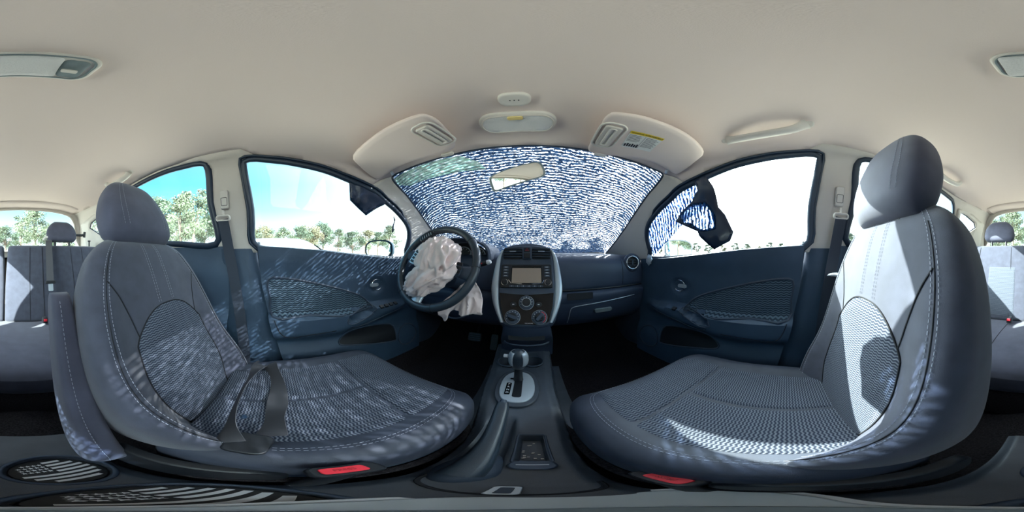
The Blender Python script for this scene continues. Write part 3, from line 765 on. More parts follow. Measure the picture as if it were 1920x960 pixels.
mk('console_shell', [(x, y, con(x, y)) for x, y in V], gridf(nx, ny), M['console'], tc)
for cx_, cy_, r_ in CP:
    zz = con_z(cy_) + .001
    mk('cup_holder_rim', *tube([(cx_ + r_ * cos(a), cy_ + r_ * sin(a), zz) for a in [k * pi / 18 for k in range(36)]], .0035, 8, True), M['plastic'], tc)
    mk('cup_holder_well', *prism(ell(r_ * .9, r_ * .9, 32), (Vector((cx_, cy_, zz)), Vector((1, 0, 0)), Vector((0, 1, 0)), Vector((0, 0, 1))), .001, 0, -.052 if cy_ > .5 else -.0225), M['softblack'], tc)
# flag coasters (plain stripes and a star field) lying in the rear cup holders
def coaster(cx_, cy_, r_, label, rot):
    o = thing('flag_coaster', label, 'coaster', (cx_, cy_, con_z(cy_) - .021), 'round rubber coasters in the rear cup holders')
    f = (Vector((cx_, cy_, con_z(cy_) - .0205)), Vector((cos(rot), sin(rot), 0)), Vector((-sin(rot), cos(rot), 0)), Vector((0, 0, 1)))
    mk('disc', *prism(ell(r_, r_, 36), f, .003, .001), M['softblack'], o)
    for k in range(7):
        y = (k - 3) * r_ * .235; h = sqrt(max(0, (r_ * .86)**2 - y * y)); x0 = -h
        if k >= 3: x0 = 0.0
        if h < .01: continue
        mk('stripe', *prism([(x0, y - r_ * .06), (h, y - r_ * .06), (h, y + r_ * .06), (x0, y + r_ * .06)], f, .0006, 0, .003), M['white'], o)
    P = []
    for i in range(5):
        for j in range(4):
            x, y = -r_ * .12 - i * r_ * .14, r_ * .08 + j * r_ * .17
            if hypot(x, y) > r_ * .85: continue
            P.append(prism([(x + .0035 * cos(R(90 + 36 * q)) * (1 if q % 2 == 0 else .45), y + .0035 * sin(R(90 + 36 * q)) * (1 if q % 2 == 0 else .45)) for q in range(10)], f, .0006, 0, .003))
    st_ = mk('star_field', *join(P), M['white'], o, smooth=False); st_['kind'] = 'stuff'
coaster(CP[1][0], CP[1][1], .049, 'round black coaster with white stars and stripes in rearmost cup holder', R(200))
coaster(CP[0][0], CP[0][1], .046, 'round black coaster with white stars and stripes in cup holder below camera', R(170))
# centre switch block and tray
f = frame((.002, .163, con_z(.163) + .001), (0, .1, 1), (0, 1, 0))
sb = mk('switch_block', *prism(rrect(.052, .034, .016), f, .007, .003), M['plastic'], tc)
mk('switch_print', *prism(rrect(.034, .0016, .0005), f, .0004, 0, .0072), M['white'], sb)
mk('tray_rim', *tube([(.002 + a, .228 + b, con_z(.228 + b) + .001) for a, b in rrect(.046, .106, .006)], .0022, 6, True), M['plastic'], tc)
P = []
for k in range(14): P.append(box((.002 + random.uniform(-.013, .013), .228 + random.uniform(-.035, .035), con_z(.228) - .028), (.004, .003, .002), None, .0003))
gr = mk('crumb', *join(P), M['beige2'], None); tag(gr, 'small pale crumbs scattered in the narrow console tray', 'crumbs', kind='stuff')
# blue-grey silver slot plate behind the handbrake
f = frame((-.012, .075, con_z(.075) + .004), (0, 0, 1), (0, 1, 0))
sp_ = thing('seat_heater_switch', 'small silver-rimmed oblong switch behind the handbrake', 'switch', (-.012, .075, con_z(.075)))
mk('rim', *prism(rrect(.016, .030, .004), f, .003, .001), M['silverp'], sp_)
mk('rocker', *prism(rrect(.008, .022, .002), f, .002, .0005, .003), M['rubber'], sp_)
mk('console_groove', *tube([(x, y, con_z(y) + .001) for x, y in smoothpoly([(-.075, .16), (-.078, .10), (-.058, .075), (-.01, .060), (.035, .075), (.045, .10)], 5, False)], .0025, 6), M['seam'], tc)
# flat grey foot of the stand that carries the camera
fo = thing('stand_foot', 'small flat grey round stand foot on the console', 'stand', (.015, .012, con_z(0) + .001))
f = (Vector((.020, .022, -.593)), Vector((1, 0, 0)), Vector((0, 1, 0)), Vector((0, 0, 1)))
mk('foot_plate', *prism(rrect(.110, .070, .034, 8), f, .006, .003), M['footgrey'], fo)
mk('foot_pad', *prism(rrect(.126, .082, .040, 8), f, .004, .001, -.004), M['white'], fo)
mk('foot_hub', *prism(ell(.012, .012, 20, -.012, -.020), f, .012, .002, .006), M['greyblue'], fo)

# ------------------------------------------------------------------ gear selector
gs = thing('gear_selector', 'automatic gear lever with silver-sided knob on an oval silver gate', 'gear lever', (-.042, .50, -.53))
zs = con_z(.5) + .003
f = frame((-.040, .497, zs), (0, -.03, 1), (0, 1, 0))
OV = [(.077 * .86 * abs(cos(a))**.8 * (1 if cos(a) > 0 else -1), .108 * abs(sin(a))**.85 * (1 if sin(a) > 0 else -1)) for a in [k * pi / 20 for k in range(40)]]
mk('gate_surround', *prism(OV, f, .008, .004), M['console'], gs)
OV2 = [(x * .80 , y * .84) for x, y in OV]
gt = mk('gate_plate', *prism(OV2, f, .006, .003, .007), M['silver'], gs)
mk('gate_slot', *prism(rrect(.026, .112, .008), (at(f, .002, -.008), f[1], f[2], f[3]), .0015, .0004, .0128), M['softblack'], gt)
mk('indicator_strip', *prism(rrect(.016, .068, .004), (at(f, -.026, -.018), f[1], f[2], f[3]), .0015, .0004, .0128), M['gloss'], gt)
for k, c in enumerate('PRND'):
    text('gear_letter', c, .012, (at(f, -.026, .006 - .016 * k, .0146), f[1], f[2], f[3]), M['white'], gt)
mk('shift_lock', *prism(rrect(.013, .008, .002), (at(f, -.020, .042), f[1], f[2], f[3]), .0015, .0004, .0128), M['softblack'], gt)
st0 = Vector((-.040, .535, zs + .01)); st1 = Vector((-.039, .528, -.415))
mk('lever_boot', *loft([[Vector((c.x + r * cos(a), c.y + r * .9 * sin(a), c.z)) for a in [k * pi / 8 for k in range(16)]] for c, r in ((st0, .017), (st0.lerp(st1, .3), .0145), (st0.lerp(st1, .7), .013), (st1, .0125))]), M['softblack'], gs)
L = []
for k in range(13):
    t = k / 12; z = -.43 + .092 * t
    r = .013 + .019 * sin(pi * min(1, .1 + t * .82))**1.0 if t < .6 else .032 * sqrt(max(.02, 1 - ((t - .6) / .42)**2))
    L.append([Vector((-.039 + r * .98 * cos(a), .526 + r * .85 * sin(a) - .006 * t, z)) for a in [q * pi / 12 for q in range(24)]])
mk('knob', *loft(L), M['leather'], gs)
for s in (-1, 1):
    Ls = []
    for k in range(3, 12):
        p = L[k]; c = sum(p, Vector()) / 24
        idx = [0, 1, 2, 3, 4] if s > 0 else [12, 11, 10, 9, 8]
        i2 = [0, 23, 22, 21, 20] if s > 0 else [12, 13, 14, 15, 16]
        row = [c + (p[i] - c) * 1.05 for i in reversed(idx)] + [c + (p[i] - c) * 1.05 for i in i2[1:]]
        Ls.append(row)
    sc_ = mk('silver_cheek', *loft(Ls, closed=False, cap=False), M['silver'], gs); solid(sc_, .001)
f = frame((-.073, .524, -.372), (-1, 0, 0))
mk('release_button', *prism(ell(.007, .007, 16), f, .014, .002), M['white'], gs)

# ------------------------------------------------------------------ handbrake
hb = thing('handbrake', 'dark blue-grey handbrake lever lying beside the driver seat', 'handbrake', (-.055, .2, -.58))
a0, a1 = Vector((-.056, .118, -.560)), Vector((-.060, .352, -.452))
dirn = (a1 - a0).normalized(); sx = Vector((1, 0, 0)); up = sx.cross(dirn).normalized()
L = []
for k in range(15):
    t = k / 14; c = a0.lerp(a1, t); hw = lin([(0, .022), (.15, .021), (.5, .0165), (.93, .0155), (1, .013)], t); hh = lin([(0, .022), (.4, .020), (.9, .016), (1, .012)], t)
    L.append([c + sx * hw * abs(cos(a))**.7 * (1 if cos(a) > 0 else -1) + up * hh * abs(sin(a))**.7 * (1 if sin(a) > 0 else -1) for a in [q * pi / 10 for q in range(20)]])
mk('grip', *loft(L), M['leather'], hb)
f = (a1, sx, up, dirn)
mk('push_button', *prism(ell(.008, .008, 16), f, .012, .003), M['plastic'], hb)
mk('lever_gaiter', *loft([[Vector((-.056 + rw * cos(a), .150 + rl * sin(a), z)) for a in [q * pi / 12 for q in range(24)]] for rw, rl, z in ((.036, .062, -.578), (.034, .058, -.565), (.026, .045, -.556), (.020, .030, -.552))]), M['plastic'], hb)
# brake pedal
pd = thing('brake_pedal', 'black ribbed brake pedal in the driver footwell', 'pedal', (-.33, .95, -.56))
f = frame((-.335, .95, -.545), (0, -1, .5))
mk('pad', *prism(rrect(.085, .06, .012), f, .014, .004), M['softblack'], pd)
for k in range(4): mk('rib', *box(at(f, 0, -.020 + .013 * k, .016), (.07, .004, .004), f, .001), M['plastic'], pd)
mk('arm', *tube([at(f, .01, 0, -.002), Vector((-.325, 1.05, -.45)), Vector((-.325, 1.12, -.32))], .009, 8), M['softblack'], pd)
ac = thing('accelerator_pedal', 'narrow black accelerator pedal right of the brake pedal', 'pedal', (-.22, 1.0, -.62))
f = frame((-.225, 1.0, -.60), (0, -1, .6))
mk('pad', *prism(rrect(.045, .12, .012), f, .012, .004), M['softblack'], ac)
mk('arm', *tube([at(f, 0, .05, -.002), Vector((-.225, 1.14, -.42))], .008, 8), M['softblack'], ac)

# ------------------------------------------------------------------ steering wheel
WC = Vector((-.3608, .5404, -.0369)); tl = R(28); RW = .174
WU = Vector((0, sin(tl), cos(tl))); WX = Vector((1, 0, 0)); WN = Vector((0, -cos(tl), sin(tl)))   # towards driver
def wp(r, a, z=0): return WC + WX * r * cos(a) + WU * r * sin(a) + WN * z
sw = thing('steering_wheel', 'black leather steering wheel with burst airbag hub, turned slightly', 'steering wheel', (WC.x, WC.y + .08, WC.z - .02))
N = 72
mk('rim', *tube([wp(RW, 2 * pi * k / N) for k in range(N)], .0155, 12, True, 1.05), M['leather'], sw)
RO = R(-14)
for k, a in enumerate((R(12), R(168), R(52), R(128), R(-62), R(-118))):
    mk('rim_seam', *tube([wp(RW, a + RO) + (WX * cos(a + RO) + WU * sin(a + RO)) * .0163 * cos(b) + WN * .0163 * sin(b) for b in [q * pi / 8 for q in range(16)]], .0009, 4, True), M['seam'], sw)
# spokes: two side, one lower pair
def spoke(a, w0, w1, name='spoke', m=None, dz=-.02):
    L = []
    for k in range(9):
        t = k / 8; r = .055 + (RW - .006 - .055) * t; ww = w0 + (w1 - w0) * abs(2 * t - 1)
        c = wp(r, a, dz * (1 - t) ); tx = WX * -sin(a) + WU * cos(a)
        L.append([c + tx * ww * cos(b) + WN * .011 * sin(b) for b in [q * pi / 8 for q in range(16)]])
    return mk(name, *loft(L), m or M['plastic'], sw)
spoke(R(4) + RO, .022, .030); spoke(R(176) + RO, .022, .030); spoke(R(-90) + RO, .018, .026, m=M['silverp'])
mk('hub', *loft([[wp(r, a, z) for a in [q * pi / 14 for q in range(28)]] for r, z in ((.045, -.10), (.06, -.06), (.072, -.03), (.074, -.012), (.066, -.004), (.02, -.002))]), M['plastic'], sw)
# torn-open hub cover flap, lighter switches panel on left spoke
for s, nb in ((-1, 4), (1, 3)):
    a = R(176) + RO if s < 0 else R(4) + RO
    c = wp(.112, a, .004); f = (c, (WX * cos(a) + WU * sin(a)) * (1 if s > 0 else -1), (WU * cos(a) - WX * sin(a)) * (1 if s > 0 else -1), WN)
    pn = mk('switch_panel', *prism(rrect(.038 if s < 0 else .026, .072 if s < 0 else .050, .010), f, .006, .002), M['silverp'] if s < 0 else M['plastic'], sw)
    for q in range(nb):
        mk('wheel_button', *prism(rrect(.024, .011, .003), (at(f, 0, .024 - .016 * q), f[1], f[2], f[3]), .003, .001, .006), M['softblack'], pn)
f = (wp(.150, R(118), .010), WX * cos(R(28)) + WU * sin(R(28)), WU * cos(R(28)) - WX * sin(R(28)), WN)
cl = thing('ribbed_clip', 'dark ribbed plastic piece caught on the upper left wheel rim', 'clip', tuple(wp(.150, R(118), .0)))
mk('body', *prism(rrect(.075, .034, .014), f, .012, .005), M['softblack'], cl)
for q in range(5): mk('slit', *box(at(f, -.022 + .011 * q, 0, .0125), (.003, .016, .001), f, .0003), M['silverp'], cl)
# shroud and stalks
mk('column_shroud', *loft([[Vector((-.361 + hw * abs(cos(a))**.8 * (1 if cos(a) > 0 else -1), y, z + hh * sin(a))) for a in [q * pi / 12 for q in range(24)]] for y, z, hw, hh in ((.62, -.085, .06, .055), (.66, -.088, .072, .062), (.74, -.10, .085, .07), (.82, -.12, .09, .08))]), M['plastic'], sw)
for s in (-1, 1):
    sk_ = thing('column_stalk', 'black %s stalk with pale tip %s the steering column' % (('wiper', 'right of') if s > 0 else ('indicator', 'left of')), 'stalk', (-.361 + s * .08, .68, -.07))
    P0 = Vector((-.361 + s * .075, .69, -.06)); P1 = Vector((-.361 + s * .188, .655, -.026)) if s > 0 else Vector((-.361 - s * -.205, .63, -.005))
    mk('stalk_arm', *tube([P0, P0.lerp(P1, .5), P1], lambda t: .006 + .005 * t, 10), M['softblack'], sk_)
    d = (P1 - P0).normalized(); mk('stalk_tip', *tube([P1 - d * .004, P1 + d * .006, P1 + d * .011], lambda t: .0115 - .004 * t, 12), M['white'], sk_)
    if s > 0: mk('red_mark', *box(P1 - d * .035 + Vector((0, -.010, .004)), (.016, .003, .004), None, .001), M['red'], sk_)

# ------------------------------------------------------------------ deflated airbag
def bagmesh(c, ax, ay, az, rx, ry, rz, seed, n=96, m_=64, fold=.25, dirn=.6):
    V = []
    cd, sd2 = cos(dirn), sin(dirn)
    def pt(th, ph):
        d = Vector((cos(ph) * cos(th), cos(ph) * sin(th), sin(ph)))
        a_, b_ = d.x * cd + d.y * sd2, d.y * cd - d.x * sd2
        q = Vector((a_ * .8 + seed * 3.1, b_ * 2.3 + seed, d.z * 1.3))
        q2 = q + noise.noise_vector(q * .8) * .55
        r1 = 1 - abs(noise.noise(q2 * 1.1)) * 2.0
        r2 = 1 - abs(noise.noise(Vector((q2.x * 2.0, q2.y * 2.6, q2.z * 2.0)) + Vector((5, 1, 2)))) * 2.0
        k = 1 + fold * (.50 * (r1 - .5) + .30 * (r2 - .5)) + .16 * noise.noise(q * .7)
        return c + (ax * d.x * rx + ay * d.y * ry + az * d.z * rz) * k
    for i in range(n):
        for j in range(1, m_ - 1): V.append(pt(2 * pi * i / n, -pi / 2 + pi * j / (m_ - 1)))
    k = m_ - 2; F = gridf(n, k, True, False)
    V += [pt(0, -pi / 2), pt(0, pi / 2)]; p0, p1 = len(V) - 2, len(V) - 1
    for i in range(n):
        j = (i + 1) % n; F.append([p0, j * k, i * k]); F.append([p1, i * k + k - 1, j * k + k - 1])
    return V, F
ab = thing('deflated_airbag', 'crumpled pinkish-white deflated airbag hanging out of the steering wheel hub', 'airbag', (-.36, .50, -.1))
ca, sa = cos(R(30)), sin(R(30))
ax = WX * ca + WU * sa; ay = WU * ca - WX * sa
BAGS = []
BAGS.append(mk('main_cushion', *bagmesh(WC + WX * .018 + WU * .016 + WN * .024, ax, ay, WN, .086, .096, .052, 1.3, fold=.62, dirn=.9), M['bag'], ab, angle=180))
BAGS.append(mk('lower_fold', *bagmesh(WC + WX * -.006 + WU * -.066 + WN * .020, ax, ay, WN, .090, .058, .042, 4.7, fold=.8, dirn=.3), M['bag'], ab, angle=180))
BAGS.append(mk('inner_fold', *bagmesh(WC + WX * -.060 + WU * .050 + WN * -.004, ax, ay, WN, .034, .055, .03, 2.2, n=64, m_=40, fold=.5), M['bag'], ab, angle=180))
for o in BAGS:
    q = o.modifiers.new('soften', 'SMOOTH'); q.factor = .5; q.iterations = 3
# flap hanging through the wheel, lower right
def flap(P, seed, name, depth=.020):
    V, F = cdt(smoothpoly(P, 3), [], .0045)
    pts = []
    for x, y in V:
        p = Vector((x, 0, y))
        q = Vector((x * 14 + seed, y * 9, seed)); q += noise.noise_vector(q * .6) * .8
        d = (1 - 2 * abs(noise.noise(q))) * depth + (1 - 2 * abs(noise.noise(q * 2.4))) * depth * .45
        pts.append((x, .545 - d + .25 * (y + .2), y))
    o = mk(name, pts, F, M['bag'], ab); solid(o, .003); return o
flap([(-.215, -.085), (-.190, -.105), (-.172, -.150), (-.160, -.205), (-.185, -.205), (-.212, -.212), (-.235, -.220), (-.262, -.205), (-.285, -.215), (-.292, -.245), (-.305, -.252), (-.330, -.228), (-.335, -.205), (-.31, -.17), (-.26, -.12)], 3.0, 'hanging_flap')
# pale curved strap/cable loop below
mk('lower_trim_line', *tube([Vector((x, .60, z)) for x, z in smoothpoly([(-.40, -.235), (-.36, -.262), (-.30, -.270), (-.24, -.245)], 5, False)], .0035, 6), M['plastic'], sw)
#@@SEATS
# ------------------------------------------------------------------ seats
class Pad:
    """padded slab: o = origin, u = length axis, n = face normal, x = lateral; tables over t in [0,1] of length L"""
    def __init__(s, o, u, n, L, w, df, db, bol, e=.55, ends=(0.06, .12), x=Vector((1, 0, 0)), cx=None, cn=None, b0=.50, b1=.88):
        s.b1 = b1; s.side = 1; s.out = 1
        s.o, s.u, s.n, s.L, s.w, s.df, s.db, s.bol, s.e, s.ends, s.x = Vector(o), Vector(u).normalized(), Vector(n).normalized(), L, w, df, db, bol, e, ends, x
        s.cx, s.cn, s.b0 = cx, cn, b0
    def k(s, t):
        a, b = s.ends; q = 1
        if t < a: q = (1 - ((a - t) / a)**2.2)**.5 if t > 0 else 0
        if t > 1 - b: q = max(0, 1 - ((t - 1 + b) / b)**2.2)**.5
        return q
    def row(s, t, ang):
        w = lin(s.w, t) if len(s.w) < 3 else crom(s.w, t); k = s.k(t); df = crom(s.df, t); db = crom(s.db, t); bo = crom(s.bol, t)
        k2 = .90 + .10 * k
        c, si = cos(ang), sin(ang)
        xn = (1 if c > 0 else -1) * abs(c)**s.e
        nn = abs(si)**s.e
        if si >= 0: z = nn * (df + bo * (s.out if xn * s.side > 0 else 1) * ss(s.b0, s.b1, abs(xn))) * max(k, .02)
        else: z = -nn * db * max(k, .02)
        cxx = crom(s.cx, t) if s.cx else 0; cnn = crom(s.cn, t) if s.cn else 0
        return s.o + s.u * (t * s.L) + s.x * (xn * w * k2 + cxx) + s.n * (z + cnn)
    def front(s, xn, t, off=0):
        """point on the front face, xn in [-1,1]"""
        c = (1 if xn > 0 else -1) * abs(xn)**(1 / s.e); a = math.acos(max(-1, min(1, c)))
        p = s.row(t, a)
        if off:
            h = .004
            def g(xx, tt):
                cc = (1 if xx > 0 else -1) * abs(xx)**(1 / s.e); return s.row(tt, math.acos(max(-1, min(1, cc))))
            d1 = g(min(.999, xn + h), t) - g(max(-.999, xn - h), t); d2 = g(xn, min(.999, t + h)) - g(xn, max(.001, t - h))
            nn = d1.cross(d2)
            if nn.length > 1e-12:
                nn.normalize()
                if nn.dot(s.n) < 0: nn = -nn
                p = p + nn * off
            else: p = p + s.n * off
        return p
    def mesh(s, name, m, parent, na=64, nt=48):
        ts = [(1 - cos(pi * i / (nt - 1))) / 2 * .6 + .4 * i / (nt - 1) for i in range(nt)]
        V, F = loft([[s.row(t, 2 * pi * k / na) for k in range(na)] for t in ts])
        return mk(name, V, F, m, parent)
    def patch(s, name, m, parent, fn, nu=40, nv=50, off=.0035, groove=None, uvs=1):
        """fn(a,b) -> (xn,t)"""
        V = []; UV = []
        for i in range(nu):
            for j in range(nv):
                a, b = -1 + 2 * i / (nu - 1), j / (nv - 1)
                xn, t = fn(a, b); g = groove(xn, t) if groove else 0
                edge = min(1, min(1 - abs(a), b, 1 - b) * 14)
                V.append(s.front(xn, t, off * (.15 + .85 * edge) - g)); UV.append((xn * .24, t * s.L))
        return mk(name, V, gridf(nu, nv), m, parent, uvs=UV)
    def line(s, P, n=8, off=.002): return [s.front(a, b, off) for a, b in smoothpoly(P, n, False)]

def make_seat(name, label, cx, inb, y0, al, z0=-.43, zb=-.45, Lb=.60, hd=(0, 0, 0), hr=.23, cush_y=(-.14, .385), extra_n=0, htilt=0):
    root = thing(name, label, 'seat', (cx, .1, -.74))
    a = R(al); u = (0, -sin(a), cos(a)); n = (0, cos(a), sin(a))
    # cushion
    cu = Pad((cx, cush_y[0], z0 - .055), (0, 1, .03), (0, -.03, 1), cush_y[1] - cush_y[0],
             [(0, .205), (.3, .232), (.7, .240), (.9, .232), (1, .205)], [(0, .050), (.5, .050), (.85, .060), (1, .045)], [(0, .09), (1, .10)],
             [(0, .030), (.4, .030), (.8, .012), (1, .0)], e=.5, ends=(.04, .16), b0=.55)
    cu.mesh('seat_cushion', M['bolster'], root)
    def gr(xn, t):
        g = 0
        if t < .66: g += .007 * exp(-(xn / .03)**2)
        g += .007 * exp(-((t - .66 - .02 * (1 - (xn / .62)**2)) / .012)**2)
        return g
    cu.patch('cushion_insert', M['zig'], root, lambda A, B: (A * (.66 + .04 * B), .02 + .93 * B), 90, 110, .005, gr)
    for dx in (.78, .81):
        mk('stitching', *dashes(cu.line([(inb * dx * .94, .02), (inb * dx, .3), (inb * (dx + .02), .6), (inb * (dx + .0), .88), (inb * (dx - .16), .955), (inb * .3, .972), (0, .975), (-inb * .6, .965)], 8, .0015), .0006), M['stitch'], root)['kind'] = 'stuff'
    # cushion skirt / base
    f = (Vector((cx, (cush_y[0] + cush_y[1]) / 2 - .02, z0 - .20)), Vector((1, 0, 0)), Vector((0, 1, 0)), Vector((0, 0, 1)))
    mk('seat_base', *loft([[at(f, x * sx_, y * sy, z) for x, y in rrect(.43, .46, .07)] for z, sx_, sy in ((-.07, .95, .92), (-.02, 1.03, 1.0), (.03, 1.07, 1.06), (.07, 1.06, 1.07))]), M['plastic'], root)
    mk('carpet_skirt', *tube([at(f, x * 1.10, y * 1.09, .065) for x, y in rrect(.43, .46, .09, 8)], .008, 6, True), M['carpet'], root)
    for s in (-1, 1):
        mk('seat_rail', *box((cx + s * .17, .10, -.735), (.035, .50, .03), None, .004), M['silverp'], root)
    # backrest
    bk = Pad((cx, y0, zb - .09) , u, n, Lb + .10,
             [(0, .170), (.12, .205), (.3, .232), (.55, .240), (.75, .228), (.88, .200), (.96, .165), (1, .13)],
             [(0, .040), (.2, .045), (.5, .040), (.8, .045), (1, .035)], [(0, .08), (.5, .09), (1, .065)],
             [(0, .10), (.1, .155), (.25, .140), (.42, .085), (.62, .050), (.82, .018), (1, 0)], e=.52, ends=(.05, .10), b0=.50, b1=.98)
    bk.side = -inb; bk.out = .62
    bk.mesh('backrest', M['seat'], root, 80, 60)
    # textured insert with an arched top
    def fi(A, B):
        t = .08 + .60 * B
        top = .68 - .13 * abs(A)**2.6
        return (A * (.52 + .08 * ss(0, .5, B) - .04 * ss(.6, 1, B)), .08 + (top - .08) * B)
    bk.patch('backrest_insert', M['zig'], root, fi, 90, 110, .005)
    mk('insert_seam', *tube([bk.front(*fi(A, 1), .002) for A in [-1 + .05 * k for k in range(41)]], .0016, 5), M['seam'], root)
    for s in (-1, 1):
        mk('insert_seam', *tube([bk.front(*fi(s, k / 30), .002) for k in range(31)], .0016, 5), M['seam'], root)
        mk('shoulder_seam', *tube(bk.line([(s * .50, .58), (s * .56, .66), (s * .66, .74), (s * .79, .80)], 6, .0008), .0014, 5), M['seam'], root)
        for dx in (.80, .86):
            mk('stitching', *dashes(bk.line([(s * dx * .92, .03), (s * dx, .2), (s * (dx + .01), .45), (s * dx, .65), (s * (dx - .03), .8), (s * (dx - .07), .92), (s * (dx - .1), .975)], 10, .0012), .0007), M['stitch'], root)['kind'] = 'stuff'
        for dx in (.10, .135):
            mk('stitching', *dashes(bk.line([(s * dx, .69), (s * dx * 1.05, .80), (s * dx * 1.2, .90), (s * dx * 1.3, .97)], 10, .0012), .0006), M['stitch'], root)['kind'] = 'stuff'
        mk('side_seam', *tube(bk.line([(s * .83, .03), (s * .84, .2), (s * .85, .45), (s * .83, .65), (s * .80, .8), (s * .76, .92)], 10, .0003), .0011, 5), M['seam'], root)
    # headrest
    top = Vector((cx, y0, zb - .09)) + Vector(u) * (Lb + .10)
    ah = a + R(htilt); uh = Vector((0, -sin(ah), cos(ah))); nh = Vector((0, cos(ah), sin(ah)))
    ho = top + Vector(u) * .0 + Vector(hd) + uh * .005
    hp = Pad(ho, uh, nh, hr, [(0, .116), (.12, .132), (.35, .134), (.6, .118), (.8, .094), (.93, .064), (1, .040)],
             [(0, .045), (.3, .058), (.7, .050), (1, .03)], [(0, .04), (.4, .055), (.8, .045), (1, .03)], [(0, 0), (1, 0)], e=.62, ends=(.16, .22))
    hh = hp.mesh('headrest', M['seatside'], root, 64, 40)
    for dx in (.55, .66):
        for s in (-1, 1):
            mk('stitching', *dashes(hp.line([(s * dx, .16), (s * dx, .4), (s * dx * .97, .7), (s * dx * .9, .92)], 8, .0008), .0006), M['stitch'], hh)['kind'] = 'stuff'
    for s in (-1, 1):
        mk('headrest_post', *tube([ho + Vector((s * .055, 0, 0)) - uh * .04, ho + Vector((s * .055, 0, 0)) + uh * .04], .006, 10), M['softblack'], root)
    # recliner side cover at the outer foot
    for s in (-1, 1):
        f = frame((cx + s * .222, y0 + .06, zb - .07), (s, 0, 0))
        mk('side_cover', *prism(rrect(.20, .11, .04), f, .018, .006), M['softblack'], root)
    return root, bk, cu, hp
drv, dbk, dcu, dhp = make_seat('driver_seat', 'dark charcoal cloth driver seat behind the steering wheel, with zigzag inserts', -.350, 1, -.150, 22, Lb=.53, zb=-.45, hd=(0, .018, -.016), hr=.252)
psg, pbk, pcu, php = make_seat('passenger_seat', 'charcoal cloth front passenger seat in full sun, with zigzag inserts', .312, -1, -.120, 11.5, Lb=.555, zb=-.45, hd=(0, .035, -.030), hr=.27)
# folded-up armrest on the driver seat's inner side
ar = thing('folded_armrest', 'narrow dark cloth armrest folded upright beside driver seat back', 'armrest', (-.09, -.33, -.55))
a = R(30)
# armrest pad as its own slab: centre moved behind the backrest bolster
u_ = Vector((0, -sin(R(24)), cos(R(24)))); n_ = Vector((0, cos(R(24)), sin(R(24))))
ap = Pad(Vector((-.094, -.175, -.545)), u_, n_, .50, [(0, .024), (.5, .028), (1, .024)], [(0, .060), (.3, .062), (1, .036)], [(0, .030), (.3, .050), (1, .040)], [(0, 0), (1, 0)], e=.5, ends=(.12, .10))
ap.mesh('armrest_pad', M['seatside'], ar, 40, 40)
mk('stitching', *dashes(ap.line([(.3, .06), (.35, .3), (.35, .7), (.3, .95)], 8, .001), .0008, .006, .004), M['stitch'], ar)['kind'] = 'stuff'

# ------------------------------------------------------------------ buckles
for cx_, cy_, cz_, yw, nm in ((-.100, .047, -.415, R(-3), 'driver'), (.072, .066, -.462, R(8), 'passenger')):
    b = thing('seat_belt_buckle', 'black buckle with bright red release button beside %s cushion' % nm, 'buckle', (cx_, cy_, cz_ - .12))
    f = frame((cx_, cy_, cz_ - .011), (0, .15, 1), (sin(yw), cos(yw), 0)); f = (f[0], f[1], f[2], f[3])
    mk('housing', *prism(rrect(.026, .058, .008), f, .010, .003), M['softblack'], b)
    mk('release_button', *prism(rrect(.015, .036, .004), (at(f, 0, -.003), f[1], f[2], f[3]), .004, .001, .009), M['red'], b)
    text('button_lettering', 'PRESS', .007, (at(f, 0, -.003, .0132), f[2], -f[1], f[3]), mat('dark_red', (.4, .01, .02), .5), b)
    mk('stalk', *tube([at(f, 0, 0, 0), Vector((cx_, cy_ - .03, cz_ - .16))], .012, 8), M['softblack'], b)

# ------------------------------------------------------------------ seat belts on the B pillars
def ribbon(path, wv, width, t=.0014):
    """path points, wv width direction per point"""
    P = [Vector(p) for p in path]; L = []
    for i, p in enumerate(P):
        d = (P[min(i + 1, len(P) - 1)] - P[max(i - 1, 0)]).normalized(); w_ = Vector(wv[i]); w_ = (w_ - d * w_.dot(d)).normalized(); nn = d.cross(w_)
        L.append([p - w_ * width / 2 - nn * t / 2, p + w_ * width / 2 - nn * t / 2, p + w_ * width / 2 + nn * t / 2, p - w_ * width / 2 + nn * t / 2])
    return loft(L)
for s, side in ((-1, 'driver'), (1, 'passenger')):
    bt = thing('seat_belt', 'grey-blue seat belt and height adjuster on %s side B-pillar' % side, 'seat belt', (XC + s * .66, -.2, -.5))
    yb = -.205
    f = frame(S(yb - .005, 8.45, s, -.006), (-s, 0, -.22), (0, 0, 1))
    mk('adjuster_cover', *prism(rrect(.036, .088, .008), f, .014, .005), M['beige2'], bt)
    mk('adjuster_groove', *tube([at(f, a, b, .0145) for a, b in rrect(.026, .035, .004, 4, 0, -.01)], .001, 4, True), M['seam'], bt)
    g = frame(S(yb - .010, 9.35, s, -.035), (-s, 0, -.2), (0, 0, 1))
    mk('belt_guide', *tube([at(g, a, b, 0) for a, b in rrect(.058, .020, .009, 5)], .0045, 8, True), M['beige2'], bt)
    mk('guide_bolt', *tube([at(g, 0, .012, -.005), at(g, 0, .034, -.014)], .006, 8), M['beige2'], bt)
    top = at(g, 0, -.006, .002)
    path = [top, Vector((XC + s * .645, yb + .012, .03)), Vector((XC + s * .648, yb + .040, -.12)), Vector((XC + s * .645, yb + .065, -.28)), Vector((XC + s * .65, yb + .08, -.45)), Vector((XC + s * .655, yb + .08, -.62))]
    path = smoothpoly([tuple(p) for p in path], 5, False)
    mk('webbing', *ribbon(path, [(0, 1, 0)] * len(path), .046), M['belt'], bt)
    # embossed mark at the top of the pillar
    h = frame(S(-.205, 5.55, s, -.003), (-s * .8, 0, -.6), (0, 0, 1))
    text('embossed_mark', 'AIRBAG', .012, (h[0], h[1], h[2], h[3]), M['beige'], bt, .0012)
